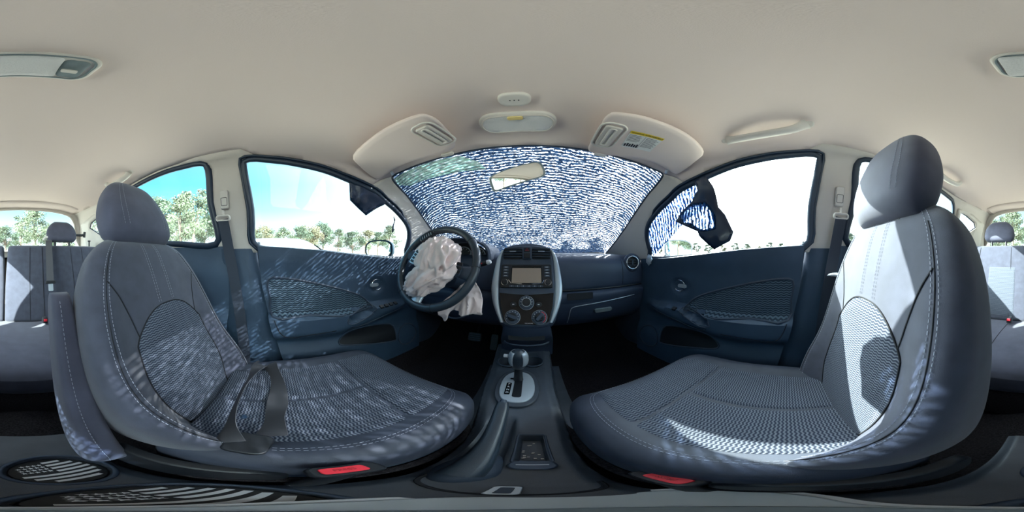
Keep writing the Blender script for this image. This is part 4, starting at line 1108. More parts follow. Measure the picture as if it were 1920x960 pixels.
# slack twisted belt over the driver seat corner
sb_ = thing('slack_seat_belt', 'slack twisted grey lap belt lying over outer rear corner of driver seat', 'seat belt', (-.45, -.08, -.45))
pth = [(-.60, -.03, -.50), (-.575, -.025, -.455), (-.53, -.015, -.415), (-.46, .0, -.400), (-.40, .008, -.408), (-.33, .006, -.412), (-.26, .0, -.408), (-.20, -.005, -.400)]
wv = [(0, 1, .3), (.1, 1, .2), (.3, .8, .5), (.2, .5, .8), (.1, .7, .6), (0, .9, .3), (0, .7, .7), (0, .9, .3)]
P_ = smoothpoly(pth, 5, False); Wv = smoothpoly(wv, 5, False)
mk('lap_webbing', *ribbon(P_, Wv, .046), M['beltgrey'], sb_)
pth = [(-.56, -.04, -.44), (-.50, -.045, -.400), (-.44, -.055, -.390), (-.37, -.068, -.385), (-.29, -.070, -.383), (-.22, -.062, -.385), (-.17, -.050, -.390)]
wv = [(.2, .6, -.6), (.3, 1, .1), (.1, .6, .7), (.1, .4, .9), (0, .3, 1), (0, .4, 1), (0, .8, .5)]
P_ = smoothpoly(pth, 5, False); Wv = smoothpoly(wv, 5, False)
mk('shoulder_webbing', *ribbon(P_, Wv, .046), M['beltgrey'], sb_)
f = frame((-.175, -.028, -.400), (.1, .1, 1), (-1, .2, 0))
mk('latch_plate', *prism(rrect(.050, .055, .012), f, .008, .003), M['softblack'], sb_)
mk('snap_stud', *prism(ell(.006, .006, 16), frame((-.245, -.048, -.378), (0, .7, .7)), .004, .001), M['rubber'], sb_)

# ------------------------------------------------------------------ rear bench
rb = thing('rear_bench_seat', 'full-width charcoal rear bench with 60/40 split back, partly sunlit', 'seat', (XC, -.9, -.72))
ua = R(17); uu = (0, -sin(ua), cos(ua)); un = (0, cos(ua), sin(ua))
for cx_, hw, ins in ((-.265, .350, (-.55, -.30, .30, .55)), (.330, .238, (-.5, .5))):
    p = Pad((cx_, -1.02, -.44), uu, un, .535, [(0, hw), (.5, hw), (1, hw - .012)], [(0, .05), (.5, .055), (1, .05)], [(0, .06), (1, .05)], [(0, .0), (1, 0)], e=.28, ends=(.04, .06))
    bkr = p.mesh('rear_backrest', M['seat'], rb, 64, 30)
    if cx_ > 0:
        p.patch('rear_insert', M['zig'], rb, lambda A, B: (-.25 + A * .38, .08 + .60 * B), 30, 30, .003)
    for q in ins: mk('rear_seam', *tube(p.line([(q, .03), (q, .5), (q, .95)], 6, .001), .0016, 5), M['seam'], rb)
p = Pad((XC, -1.02, -.475), (0, 1, .05), (0, -.05, 1), .56, [(0, .60), (.5, .62), (1, .60)], [(0, .05), (.6, .065), (1, .05)], [(0, .08), (1, .12)], [(0, .0), (1, 0)], e=.25, ends=(.03, .12))
p.mesh('rear_cushion', M['seatside'], rb, 80, 40)
for q in (-.36, .36): mk('rear_seam', *tube(p.line([(q, .06), (q, .5), (q, .92)], 6, .001), .0016, 5), M['seam'], rb)
mk('rear_base', *box((XC, -.72, -.62), (1.16, .5, .16), None, .02), M['carpet'], rb)
for cx_, nm in ((-.325, 'driver'), (.325, 'passenger')):
    h = thing('rear_headrest', 'small rounded dark headrest on rear bench behind the %s seat' % nm, 'headrest', (cx_, -1.19, .07))
    hp = Pad((cx_, -1.195, .105), (0, -.2, 1), (0, 1, .2), .165, [(0, .098), (.2, .115), (.55, .112), (.8, .090), (1, .055)], [(0, .04), (1, .03)], [(0, .05), (1, .04)], [(0, 0), (1, 0)], e=.6, ends=(.2, .28))
    mk_ = hp.mesh('cushion', M['seatside'], h, 40, 28)
    for s in (-1, 1): mk('post', *tube([(cx_ + s * .055, -1.18, .05), (cx_ + s * .055, -1.195, .13)], .009, 8), M['softblack'], h)
# centre rear belt
cb = thing('centre_rear_belt', 'grey centre belt hanging down the rear seat back', 'seat belt', (-.20, -1.05, -.15))
P_ = [(-.215, -1.19, .115), (-.21, -1.115, .105), (-.205, -1.085, .05), (-.202, -1.045, -.05), (-.198, -1.005, -.155)]
P_ = smoothpoly(P_, 4, False); mk('webbing', *ribbon(P_, [(1, 0, 0)] * len(P_), .045), M['beltgrey'], cb)
f = frame((-.198, -.995, -.165), (0, 1, .3))
mk('latch_collar', *prism(rrect(.062, .018, .005), f, .012, .003), M['softblack'], cb)
mk('latch_tongue', *prism(rrect(.030, .05, .006), (at(f, 0, -.030), f[1], f[2], f[3]), .004, .001), M['silver'], cb)
mk('belt_outlet', *tube([(-.215 + .03 * cos(a_), -1.19, .115 + .025 * sin(a_)) for a_ in [pi * k / 10 for k in range(11)]], .010, 8), M['beige2'], cb)
for x_ in (-.15, .19):
    b = thing('rear_buckle', 'small rear buckle with red button in gap of rear bench, %s side' % ('driver' if x_ < 0 else 'passenger'), 'buckle', (x_, -.93, -.42))
    mk('housing', *box((x_, -.925, -.385), (.03, .05, .03), None, .006), M['softblack'], b)
    mk('release_button', *box((x_, -.897, -.378), (.02, .006, .014), None, .002), M['red'], b)
# coat peg on the driver-side rear pillar
cg = thing('child_seat_guide', 'dark plastic belt guide arm beside driver-side rear headrest', 'belt guide', (-.47, -1.20, .15))
mk('arm', *tube([(-.43, -1.2, .165), (-.49, -1.205, .165), (-.515, -1.21, .172)], .010, 8), M['softblack'], cg)
mk('hook', *tube([(-.515, -1.21, .150), (-.52, -1.21, .195)], .011, 8), M['softblack'], cg)
lk = thing('lock_knob', 'thin dark lock knob on the rear shelf edge', 'lock knob', (-.55, -1.2, .08)); mk('pin', *tube([(-.555, -1.2, .05), (-.555, -1.2, .115)], .006, 8), M['softblack'], lk)
mk('cap', *tube([(-.555, -1.2, .115), (-.555, -1.2, .125)], .012, 8), M['softblack'], lk)
# luggage floor / shelf behind
V = [(XC - .6 + 1.2 * i / 10, -1.22 - .4 * j / 8, -.02) for i in range(11) for j in range(9)]
o = mk('parcel_shelf', V, gridf(11, 9), M['carpet']); solid(o, .012); tag(o, 'dark flat parcel shelf behind the rear bench', 'shelf')
#@@ROOFTHINGS
# ------------------------------------------------------------------ things on the headliner
def roofz(x, y):
    r = abs(x - XC) / W(y)
    return -.03 + crom(TAB, min(r, .999)) * crom(HT, y)
def roofpatch(pts, d, name, m, parent, bev=.004, z0=0, step=None):
    """a slab following the headliner, outline pts (x,y), thickness d downwards"""
    cx = sum(p[0] for p in pts) / len(pts); cy = sum(p[1] for p in pts) / len(pts); rr = max(hypot(p[0] - cx, p[1] - cy) for p in pts)
    L = []
    for z, k in ((z0, 0), (z0 + d - bev, 0), (z0 + d - .3 * bev, .3 * bev), (z0 + d, bev), (z0 + d, rr * .3), (z0 + d, rr * .55), (z0 + d, rr * .8), (z0 + d, rr * .999)):
        L.append([Vector((cx + (x - cx) * (1 - k / rr), cy + (y - cy) * (1 - k / rr), roofz(cx + (x - cx) * (1 - k / rr), cy + (y - cy) * (1 - k / rr)) - z)) for x, y in pts])
    return mk(name, *loft(L), m, parent)
# front map lamp
ml = thing('front_dome_lamp', 'oval frosted front dome lamp above the windscreen with small amber switch', 'lamp', (-.034, .425, .44))
roofpatch([(-.034 + a, .425 + b - .10 * a * a) for a, b in rrect(.204, .086, .042, 8)], .010, 'lamp_bezel', M['beige2'], ml)
roofpatch([(-.034 + a, .427 + b - .10 * a * a) for a, b in rrect(.188, .070, .034, 8)], .004, 'lamp_lens', M['lens'], ml, .001, .010)
mk('lens_rim', *tube([(-.034 + a, .427 + b - .10 * a * a, roofz(-.034 + a, .427 + b) - .013) for a, b in rrect(.188, .070, .034, 8)], .0025, 6, True), M['beige'], ml)
roofpatch([(-.038 + a, .400 + b) for a, b in rrect(.040, .014, .006, 4)], .006, 'lamp_switch', M['amber'], ml, .002, .013)
mc = thing('microphone_cover', 'small rounded beige microphone cover with three dots above dome lamp', 'cover', (-.033, .33, .46))
roofpatch([(-.033 + a, .330 + b) for a, b in rrect(.068, .050, .022, 6)], .012, 'cover_shell', M['beige2'], mc, .005)
for k in (-1, 0, 1): roofpatch([(-.033 + .009 * k + a, .330 + b) for a, b in ell(.0018, .0018, 8)], .001, 'hole', M['seam'], mc, .0002, .012)
# rear dome lamp
rl = thing('rear_dome_lamp', 'oblong grey rear dome lamp with silver toggle in middle of headliner', 'lamp', (-.021, -.21, .49))
roofpatch([(-.021 + a, -.210 + b) for a, b in rrect(.170, .090, .030, 6)], .010, 'lamp_bezel', M['silverp'] if 0 else M['beige2'], rl, .004)
roofpatch([(-.001 + a, -.210 + b) for a, b in rrect(.105, .070, .008, 4)], .004, 'lamp_lens', M['lens'], rl, .001, .010)
mk('lens_rim', *tube([(-.021 + a, -.210 + b, roofz(-.021 + a, -.210 + b) - .011) for a, b in rrect(.155, .076, .024, 6)], .0022, 6, True), M['greyblue'], rl)
roofpatch([(-.072 + a, -.212 + b) for a, b in rrect(.036, .062, .010, 4)], .002, 'switch_well', M['greyblue'], rl, .0005, .0095)
mk('toggle', *box((-.070, -.218, roofz(-.07, -.21) - .014), (.024, .010, .010), None, .003), M['beige2'], rl)
# sun visors
def visor(name, label, P, hinge, clip, mir, s):
    v = thing(name, label, 'sun visor', (sum(p[0] for p in P) / len(P), sum(p[1] for p in P) / len(P), .39))
    Q = smoothpoly(P, 4)
    cx = sum(p[0] for p in Q) / len(Q); cy = sum(p[1] for p in Q) / len(Q); rr = max(hypot(p[0] - cx, p[1] - cy) for p in Q)
    def zz(x, y): return min(.425, roofz(x, y) - .006) - .002
    L = []
    for z, k in ((0, .012), (.003, .004), (.009, 0), (.015, .003), (.018, .010), (.0185, rr * .2), (.0185, rr * .4), (.0185, rr * .6), (.0185, rr * .8), (.0185, rr * .999)):
        L.append([Vector((cx + (x - cx) * (1 - k / rr), cy + (y - cy) * (1 - k / rr), zz(cx + (x - cx) * (1 - k / rr), cy + (y - cy) * (1 - k / rr)) - z)) for x, y in Q])
    mk('visor_board', *loft(L), M['headliner'], v)
    def vp(x, y, z=0): return Vector((x, y, zz(x, y) - .0185 - z))
    # vanity panel
    ux, uy = mir[2]; vx, vy = -uy, ux
    def mp(a, b): return (mir[0] + ux * a + vx * b, mir[1] + uy * a + vy * b)
    R1 = [mp(a, b) for a, b in rrect(.130, .068, .024, 6)]
    mk('vanity_surround', *tube([vp(x, y, .001) for x, y in R1], .0035, 6, True), M['beige2'], v)
    R2 = [mp(a, b) for a, b in rrect(.108, .046, .008, 4)]
    vf = mk('vanity_flap', *loft([[vp(x, y, 0) for x, y in R2], [vp(x, y, .006) for x, y in R2], [vp(mir[0] + (x - mir[0]) * .94, mir[1] + (y - mir[1]) * .94, .008) for x, y in R2]]), M['beige'], v)
    R3 = [mp(a, b) for a, b in rrect(.090, .016, .006, 4)]
    mk('flap_rib', *tube([vp(x, y, .009) for x, y in R3], .003, 6, True), M['beige2'], vf)
    mk('hinge_arm', *tube([vp(*hinge, -.004), vp(hinge[0] + s * .01, hinge[1] + .015, -.008)], .007, 8), M['silverp'], v)
    mk('clip_block', *box(vp(*clip, -.004), (.045, .016, .012), None, .004), M['beige2'], v)
    return v, vp
n_ = Vector
visor('sun_visor', 'plain beige sun visor folded up above the driver', [(-.545, .285), (-.40, .262), (-.24, .268), (-.205, .292), (-.205, .36), (-.225, .455), (-.29, .480), (-.42, .462), (-.52, .458), (-.595, .43)], (-.53, .463), (-.275, .492), (-.243, .365, (.12, .99)), -1)
v2, vp2 = visor('sun_visor', 'beige sun visor with yellow warning label above the passenger seat', [(.505, .285), (.40, .255), (.27, .268), (.185, .290), (.160, .315), (.172, .40), (.190, .510), (.26, .512), (.38, .470), (.50, .452), (.545, .42)], (.505, .455), (.235, .515), (.203, .395, (.12, .99)), 1)
# warning label on the passenger visor (flat print)
lc = Vector((.303, .372)); lu = Vector((.965, -.26)).normalized(); lv = Vector((.26, .965)).normalized()
def lp_(a, b, z=0): q = lc + lu * a - lv * b; return vp2(q.x, q.y, z)
def lrect(x0, y0, x1, y1, z): return [lp_(x0, y0, z), lp_(x1, y0, z), lp_(x1, y1, z), lp_(x0, y1, z)]
def flat(name, rects, m, par):
    V = []; F = []
    for r in rects: k = len(V); V += r; F.append([k, k + 1, k + 2, k + 3])
    return mk(name, V, F, m, par, smooth=False)
wl_ = flat('warning_label', [lrect(-.050, -.047, .050, .047, .0006)], mat('label_white', (.72, .73, .70), .6), v2)
flat('label_header', [lrect(-.050, .033, .050, .047, .0010)], M['yellow'], wl_)
lines = []
random.seed(3)
for col in (-1, 1):
    for k in range(9):
        y = .026 - .0065 * k
        if col < 0 and k > 5: break
        x0 = -.047 if col < 0 else .004; x1 = x0 + random.uniform(.032, .042)
        lines.append(lrect(x0, y - .0012, x1, y + .0012, .0010))
lines.append(lrect(-.001, -.042, .0002, .030, .0010))
flat('label_text', lines, mat('label_ink', (.12, .12, .14), .7), wl_)
dk = []
for k in range(6):
    x = -.045 + .0075 * k; dk.append(lrect(x, -.040, x + .005, -.024 + .004 * (k % 2), .0011)); 
flat('label_pictogram', dk, M['softblack'], wl_)
flab = (lp_(0, .040, .0014), (lp_(1e-1, .040) - lp_(0, .040)).normalized(), (lp_(0, .045) - lp_(0, .035)).normalized() * -1 if 0 else (lp_(0, .035) - lp_(0, .045)).normalized() * -1, None)
nrm = flab[1].cross(flab[2]).normalized()
text('header_lettering', 'WARNING  AVERTISSEMENT', .0075, (flab[0], flab[1], flab[2], nrm), M['softblack'], wl_, .0002)
# grab handles
def grab(label, P, grp=None, w_=.0145):
    g = thing('grab_handle', label, 'grab handle', tuple(P[0]))
    P = [Vector(p) for p in P]; n = len(P)
    Q = [Vector(p) for p in smoothpoly([tuple(p) for p in P], 6, False)]
    L = []
    for i, p in enumerate(Q):
        t = i / (len(Q) - 1); d = (Q[min(i + 1, len(Q) - 1)] - Q[max(i - 1, 0)]).normalized()
        out = Vector((-1 if p.x > 0 else 1, 0, -1)).normalized(); out = (out - d * out.dot(d)).normalized(); sd_ = d.cross(out)
        k = 1 + .5 * (abs(2 * t - 1)**4)
        L.append([p + sd_ * w_ * k * cos(a) + out * .009 * sin(a) for a in [q * pi / 6 for q in range(12)]])
    mk('grip', *loft(L), M['beige2'], g)
    for e_ in (P[0], P[-1]):
        f = frame(e_, (-1 if e_.x > 0 else 1, 0, -1.2), (0, 1, 0))
        mk('foot', *prism(rrect(.026, .045, .010), f, .012, .004, -.012), M['beige2'], g)
def rp(x, y, d): return Vector((x, y, roofz(x, y) - d))
grab('beige grab handle above the passenger window', [rp(.490, .185, .004), rp(.480, .155, .022), rp(.466, .075, .036), rp(.452, -.01, .034), rp(.445, -.055, .006)])
grab('beige rear grab handle behind driver side headrest', [rp(-.515, -.64, .004), rp(-.51, -.665, .026), rp(-.505, -.74, .034), rp(-.50, -.81, .026), rp(-.50, -.835, .006)])
grab('beige rear grab handle behind passenger side headrest', [rp(.475, -.62, .004), rp(.47, -.645, .026), rp(.468, -.72, .034), rp(.463, -.80, .026), rp(.46, -.83, .006)])
# rear-view mirror
rm = thing('rear_view_mirror', 'tilted interior rear-view mirror hanging before the windscreen', 'mirror', (-.03, .64, .33))
mc_ = Vector((-.052, .615, .333)); tilt = R(20)
mn = Vector((.12, -1, -.22)).normalized()
f0 = frame(mc_, mn); f = (mc_, f0[1] * cos(tilt) + f0[2] * sin(tilt), f0[2] * cos(tilt) - f0[1] * sin(tilt), f0[3])
if f[1].x < 0: f = (f[0], -f[1], -f[2], f[3])
MO = [(x_, y_ * 1.18) for x_, y_ in smoothpoly([(-.105, -.012), (-.100, -.030), (-.05, -.031), (.05, -.030), (.098, -.026), (.107, .0), (.098, .026), (.05, .032), (-.05, .030), (-.096, .022)], 4)]
mk('mirror_housing', *loft([[at(f, x * k, y * k, z) for x, y in MO] for z, k in ((-.028, .6), (-.020, .88), (-.004, 1.04), (.003, 1.04), (.004, .97))]), M['greyblue'], rm)
mk('mirror_glass', *prism([(x * .95, y * .92) for x, y in MO], f, .001, 0, .0035), M['mirror'], rm)
mk('mirror_stem', *tube([at(f, .01, 0, -.026), Vector((-.02, .66, .375)), S(.665, .0, 1, -.002)], .008, 8), M['softblack'], rm)

# ------------------------------------------------------------------ torn film pieces at the side windows
def sheet(name, label, P, m, s, off=0, curl=None, parent=None, hole=None, th=.0008, step=.012):
    V, F = cdt(D2(P), [D2(hole)] if hole else [], step); pts = []
    for y, v in V:
        p = S(y, v / VS, s, off)
        if curl: p = p + curl(y, v / VS)
        nn = noise.noise(Vector((y * 25, v * 25, 3))) * .004
        pts.append(p + Vector((-s * nn, 0, 0)))
    o = mk(name, pts, F, m, parent, uvs=[(y, v * 1.2) for y, v in V]); solid(o, th)
    if parent is None: tag(o, label, 'film')
    return o
fr_ = sheet('torn_film', 'speckled blue film strip still stuck along front edge of passenger window', [(.72, 10.8), (.715, 9.6), (.705, 8.5), (.60, 7.75), (.52, 7.35), (.44, 7.0), (.365, 6.9), (.352, 7.6), (.345, 8.4), (.30, 8.3), (.345, 8.7), (.44, 9.0), (.52, 9.6), (.60, 10.2), (.66, 10.9), (.70, 11.4)], M['filmv'], 1, .006)
cf = lambda y, v: Vector((-.02 - .05 * ss(7.5, 10.5, v), 0, 0))
f2_ = sheet('hanging_film', 'torn dark blue film flap dangling in the passenger window', [(.37, 7.0), (.315, 6.85), (.285, 7.8), (.265, 8.9), (.235, 9.3), (.200, 10.1), (.215, 10.6), (.285, 11.1), (.315, 10.7), (.35, 10.2), (.36, 9.9), (.43, 9.5), (.475, 9.2), (.455, 8.8), (.43, 8.6), (.39, 8.3), (.36, 7.7)], M['filmdark'], 1, .004, cf, hole=[(.43, 9.35), (.448, 8.95), (.40, 8.55), (.325, 8.65), (.285, 9.3), (.285, 9.8), (.335, 9.85), (.36, 9.7), (.395, 9.4)])
sheet('speckled_patch', '', [(.44, 9.3), (.455, 8.9), (.40, 8.45), (.32, 8.55), (.275, 9.3), (.275, 9.9), (.33, 9.95), (.36, 9.8), (.40, 9.5)], M['filmv'], 1, .001, cf, f2_)
fl_ = sheet('hanging_film', 'dark blue film scrap hanging from top of the driver window', [(.305, 6.75), (.42, 7.05), (.515, 7.4), (.510, 7.9), (.46, 8.4), (.416, 8.85), (.37, 8.55), (.325, 8.25)], M['filmdark'], -1, .006, lambda y, v: Vector((.015, 0, 0)))
sheet('film_shred', 'tiny dark shred of film near front corner of the driver window', [(.589, 8.2), (.610, 8.45), (.606, 8.9), (.612, 9.2), (.600, 9.45), (.597, 8.9), (.603, 8.6)], M['filmdark'], -1, .010, step=.008)
cs = thing('foil_scrap', 'small crinkled silver scrap at lower front corner of the passenger window', 'scrap', (.63, .70, -.03))
V, F = bagmesh(Vector((.625, .70, -.022)), Vector((1, 0, 0)), Vector((0, 1, 0)), Vector((0, 0, 1)), .012, .020, .026, 8, 24, 16, .9)
mk('scrap', V, F, M['silver'], cs)
# crumpled papers near passenger B pillar
pp = thing('paper_scrap', 'small crumpled white scrap beside passenger seat shoulder', 'scrap', (.60, -.17, -.075))
V, F = bagmesh(Vector((.585, -.185, -.070)), Vector((1, 0, 0)), Vector((0, 1, 0)), Vector((0, 0, 1)), .020, .030, .006, 5, 24, 16, .9)
mk('scrap', V, F, M['white'], pp)

#@@OUTSIDE
# ------------------------------------------------------------------ own car outside: door mirrors, bonnet, outer skin
for s, side in ((-1, 'driver'), (1, 'passenger')):
    x0 = XC + s * .885
    dm = thing('door_mirror', 'dark %s door mirror outside the front window' % side if s < 0 else 'silver-grey passenger door mirror outside the front window', 'mirror', (x0, .72, -.02))
    L = []; yw = R(27)
    mc0 = Vector((x0, .69, .045)); mf = (mc0, Vector((cos(yw), -s * sin(yw), 0)), Vector((0, 0, 1)), Vector((s * sin(yw), cos(yw), 0)))
    for k in range(11):
        t = k / 10; q = sqrt(max(.03, 1 - (max(0, t - .15) / .87)**2)) if t > .15 else 1
        L.append([at(mf, .105 * q * abs(cos(a))**.7 * (1 if cos(a) > 0 else -1), .065 * q * abs(sin(a))**.7 * (1 if sin(a) > 0 else -1), -.035 + .11 * t) for a in [i * pi / 12 for i in range(24)]])
    mk('mirror_shell', *loft(L), M['paintd'] if s < 0 else M['paints'], dm)
    f = (at(mf, 0, 0, -.035), -mf[1], mf[2], -mf[3])
    mk('mirror_glass', *prism([(.092 * abs(cos(a))**.7 * (1 if cos(a) > 0 else -1), .055 * abs(sin(a))**.7 * (1 if sin(a) > 0 else -1)) for a in [i * pi / 12 for i in range(24)]], f, .002, 0, .002), M['mirror'], dm)
    mk('mirror_arm', *tube([Vector((x0 - s * .07, .72, -.005)), Vector((XC + s * .715, .70, -.055))], .02, 8), M['softblack'], dm)
def hoodp(i, j):
    y = 1.34 + .95 * j; x = XC + (i * 1.36 - .68) * (1 - .08 * j * j)
    return (x, y, -.03 - .14 * j - .10 * j**4 - .10 * abs(2 * i - 1)**3)
bn = mk('bonnet', [hoodp(i / 20, j / 20) for i in range(21) for j in range(21)], gridf(21, 21), M['paints']); solid(bn, .02, -1); tag(bn, 'silver bonnet of this car beyond the windscreen', 'bonnet')
# outer skin: lower body, roof shell just outside the trim
V = []
for s in (-1, 1):
    for i in range(31):
        y = -1.7 + 4.0 * i / 30
        for j in range(9):
            z = -.05 - .78 * j / 8; V.append((XC + s * (.785 + .02 * sin(pi * j / 8)), y, z))
F = gridf(31, 9); F = F + [[a + 279 for a in q] for q in F]
bs = mk('body_side', V, F, M['paints']); solid(bs, .01); tag(bs, 'silver lower bodywork outside both rows of doors', 'bodywork')
nr = 30
V = [S(-1.5 + 2.03 * j / nr, v, 1, .05) for v in [-4.7 + 9.4 * i / 24 for i in range(25)] for j in range(nr + 1)]
rf = mk('roof_panel', V, gridf(25, nr + 1), M['paints']); tag(rf, 'silver outer roof skin above the headliner', 'roof')

# ------------------------------------------------------------------ ground, cars, trees
g = mk('ground', [(-160, -160, -1.12), (160, -160, -1.12), (160, 160, -1.12), (-160, 160, -1.12)], [[0, 1, 2, 3]], M['ground'], smooth=False); tag(g, 'dusty grass ground of the yard', kind='structure')
def car(name, label, cat, loc, yaw, m, k=1.0, suv=True):
    o = thing(name, label, cat, loc)
    cy, sy = cos(yaw), sin(yaw)
    def T(x, y, z): return Vector((loc[0] + (x * cy - y * sy) * k, loc[1] + (x * sy + y * cy) * k, loc[2] + z * k))
    H = 1.66 if suv else 1.42
    sec = [(-2.2, .50, .78), (-2.15, .34, .95), (-1.9, .30, 1.02), (-1.2, .28, 1.06), (0, .28, 1.05), (1.0, .28, 1.03), (1.7, .30, .96), (2.15, .36, .82), (2.25, .45, .65)]
    L = []
    for x, zb_, zt_ in smoothpoly(sec, 2, False):
        hw = .88 - .10 * (abs(x) / 2.25)**4; zm = (zb_ + zt_) / 2; hz = (zt_ - zb_) / 2
        L.append([T(x, hw * abs(cos(a))**.45 * (1 if cos(a) > 0 else -1), zm + hz * abs(sin(a))**.45 * (1 if sin(a) > 0 else -1)) for a in [q * pi / 10 for q in range(20)]])
    mk('body', *loft(L), m, o)
    cab = [(-2.05, 1.0, 1.04), (-1.75, 1.0, H - .12), (-1.3, 1.0, H - .02), (-.4, 1.0, H), (.3, 1.0, H - .04), (.75, 1.0, H - .25), (1.25, 1.0, 1.05)]
    L = []
    for x, z0, z1 in smoothpoly(cab, 3, False):
        L.append([T(x, -.80, z0), T(x, -.74, z0 + (z1 - z0) * .5), T(x, -.64, z1 - .04), T(x, -.50, z1), T(x, .50, z1), T(x, .64, z1 - .04), T(x, .74, z0 + (z1 - z0) * .5), T(x, .80, z0)])
    mk('cabin', *loft(L), m, o, angle=40)
    for s in (-1, 1):
        for xa, xb in ((-1.65, -.95), (-.88, -.08), (0.0, .72)):
            zt = lambda x: lin([(a, c) for a, b, c in cab], x) - .10
            P = [T(xa, s * .808, 1.06), T(xb, s * .808, 1.06), T(min(xb, xb - .06 if xb < .5 else xb - .32), s * .70, zt(xb - (.06 if xb < .5 else .3))), T(xa + .04, s * .70, zt(xa + .04))]
            mk('side_window', P, [[0, 1, 2, 3]], M['carglass'], o, smooth=False)
        for x in (-1.35, 1.35):
            C = T(x, s * .80, .34); ax_ = Vector((-sy, cy, 0)) * s
            f = frame(C, ax_)
            wv_ = mk('wheel', *prism(ell(.34 * k, .34 * k, 24), f, .10 * k, .02), M['tyre'], o)
            mk('wheel_disc', *prism(ell(.21 * k, .21 * k, 16), f, .01, .003, .10 * k), M['silverp'], wv_)
    for x, a_, nm_ in ((1.02, 1, 'windscreen'),):
        P = [T(1.20, -.66, 1.10), T(1.20, .66, 1.10), T(.72, .56, H - .24), T(.72, -.56, H - .24)]
        P = [p + Vector((cy * .03, sy * .03, .03)) for p in P]
        mk(nm_, P, [[0, 1, 2, 3]], M['carglass'], o, smooth=False)
    return o
G = -1.12
car('parked_car', 'white estate-shaped SUV parked beyond the driver window', 'car', (-7.0, .75, G), R(97), M['paintw'], 1.10)
car('parked_car', 'small red car parked before the trees beyond driver window', 'car', (-21, 8.9, G), R(70), M['paintr'])
car('parked_car', 'silver sedan parked right of the red car', 'car', (-17.5, 9.7, G), R(80), M['paints'], suv=False)
car('parked_car', 'white sedan behind the silver sedan near driver mirror', 'car', (-20, 13.5, G), R(75), M['paintw'], suv=False)

def crown_mesh(name, seed, n=900, rx=1, rz=1, clumps=26, leaf=.10, mat_=None, sparse=.55):
    rnd = random.Random(seed); V = []; F = []
    cl = []
    for _ in range(clumps):
        a = rnd.uniform(0, 2 * pi); h = rnd.uniform(-.9, 1); r = sqrt(max(0, 1 - h * h)) * rnd.uniform(.3, .95)
        cl.append((Vector((r * cos(a) * rx, r * sin(a) * rx, h * rz)), rnd.uniform(.18, .36)))
    for _ in range(n):
        c, r = rnd.choice(cl); d = Vector((rnd.gauss(0, 1), rnd.gauss(0, 1), rnd.gauss(0, .8))).normalized() * r * rnd.random()**.4
        p = c + d; u = Vector((rnd.gauss(0, 1), rnd.gauss(0, 1), rnd.gauss(0, 1))).normalized(); v = u.cross(Vector((rnd.gauss(0, 1), rnd.gauss(0, 1), rnd.gauss(0, 1)))).normalized()
        s_ = leaf * rnd.uniform(.5, 1.2); k = len(V)
        V += [p - u * s_, p + v * s_ * .5, p + u * s_, p - v * s_ * .5]; F.append([k, k + 1, k + 2, k + 3])
    me = bpy.data.meshes.new(name); me.from_pydata([tuple(v) for v in V], [], F); me.update(); me.materials.append(mat_)
    return me, cl
KINDS = []
for i, (mt, rx, rz, n, cln) in enumerate(((M['leafa'], .8, 1.1, 2600, 30), (M['leafb'], 1.05, .85, 3200, 34), (M['leafc'], 1, .8, 2600, 28), (M['leafa'], .65, 1.2, 1900, 22))):
    me, cl = crown_mesh('crown', 11 + i, int(n * 2.2), rx, rz, cln, .048, mt)
    P = [tube([(0, 0, -2.0), (.03, .02, -1.2), (0, 0, -.4), (.05, 0, .5)], lambda t: .075 - .05 * t, 8)]
    for c, r in cl[::3]: P.append(tube([Vector((0, 0, -.7)), (Vector((0, 0, -.6)) + c) * .5, c], lambda t: .03 - .022 * t, 5))
    V, F = join(P); tm = bpy.data.meshes.new('trunk'); tm.from_pydata([tuple(v) for v in V], [], F); tm.update(); tm.materials.append(M['bark'])
    for pl in tm.polygons: pl.use_smooth = True
    KINDS.append((me, tm))
def tree(kind, az, dist, height, label, group=None, wide=1.0):
    a = R(az); x, y = dist * sin(a), dist * cos(a); k = height / 3.0
    t = thing('tree', label, 'tree', (x, y, G), group); t.rotation_euler.z = random.uniform(0, 6.28); t.scale = (k * wide, k * wide, k)
    for nm, me in (('crown', KINDS[kind][0]), ('trunk', KINDS[kind][1])):
        o = bpy.data.objects.new(nm, me); o.location = (0, 0, 2.0); link(o, t)
    return t
random.seed(21)
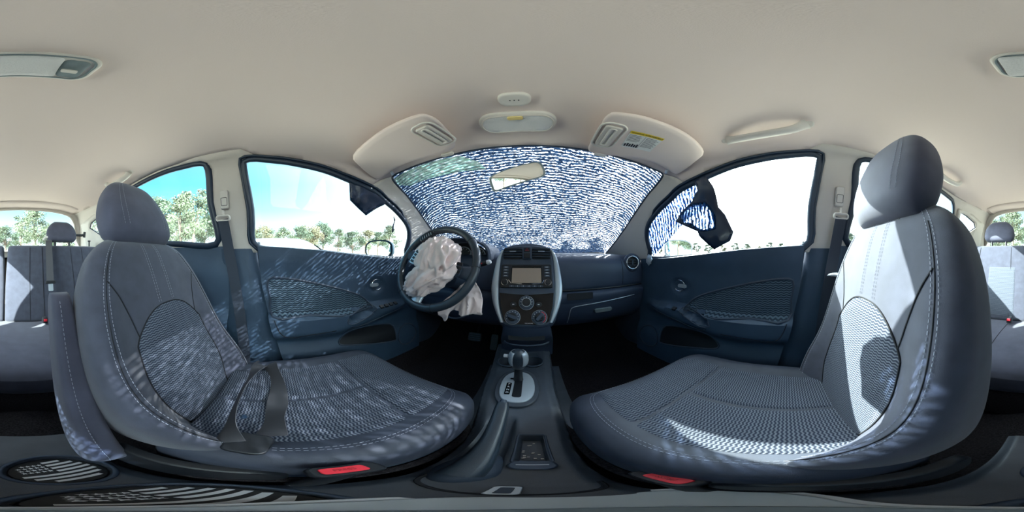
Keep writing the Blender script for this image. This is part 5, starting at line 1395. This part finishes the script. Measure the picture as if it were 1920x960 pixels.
kn = ['tall sparse gum tree', 'broad dense green tree', 'dry olive-brown bushy tree', 'slender open gum tree']
ORD = ['first', 'second', 'third', 'fourth', 'fifth', 'sixth', 'seventh', 'eighth', 'ninth', 'tenth', 'eleventh', 'twelfth', 'thirteenth', 'fourteenth']
PLACED = [(-7.0, .75, 2.6), (-21, 8.9, 2.4), (-17.5, 9.7, 2.4), (-20, 13.5, 2.4)]
def row(desc, az0, az1, n, dist, elev, kinds, grp):
    """trees between two bearings; elev = apparent height of the crown tops in degrees; pushed outwards until crowns are clear of each other"""
    for i in range(n):
        az = az0 + (az1 - az0) * (i + .5) / n + random.uniform(-.2, .2) * (az1 - az0) / n; k = kinds[i % len(kinds)]
        el = elev * random.uniform(.72, 1.12); dd = dist * random.uniform(.9, 1.1); wide = random.uniform(1, 1.3)
        for _ in range(60):
            hh = (dd * math.tan(R(el)) + 1.12) / .97; rad = hh / 3 * 1.15 * wide
            x, y = dd * sin(R(az)), dd * cos(R(az))
            if all(hypot(x - a, y - b) > rad + c for a, b, c in PLACED): break
            dd *= 1.06
        PLACED.append((x, y, rad))
        tree(k, az, dd, hh, '%s, %s from left %s' % (kn[k], ORD[i], desc), grp, wide)
row('beyond the driver front window', -102, -47, 12, 20, 10.5, (1, 2, 1, 0), 'trees beyond the driver window')
row('close beyond the driver rear side window', -150, -106, 6, 12, 21, (0, 3, 1), 'gums beyond the left rear window')
row('farther beyond the driver rear side window', -152, -104, 6, 26, 12, (1, 0), 'farther trees beyond the left rear window')
row('seen through the rear window', -199, -160, 7, 17, 14, (3, 0, 1), 'trees behind the car')
row('low on the horizon past the passenger window', 44, 104, 14, 62, 4.6, (1, 1, 2), 'far trees beyond the passenger window')
row('beyond the passenger rear side window', 108, 150, 6, 26, 9, (1, 0), 'trees beyond the right rear window')
row('ahead of the car', -42, 42, 7, 45, 6, (1, 2), 'trees ahead of the car')

# ------------------------------------------------------------------ lift the scene so that the ground is at z = 0
for o in bpy.data.objects:
    if o.parent is None and o.type not in ('CAMERA', 'LIGHT'): o.location.z += ZO
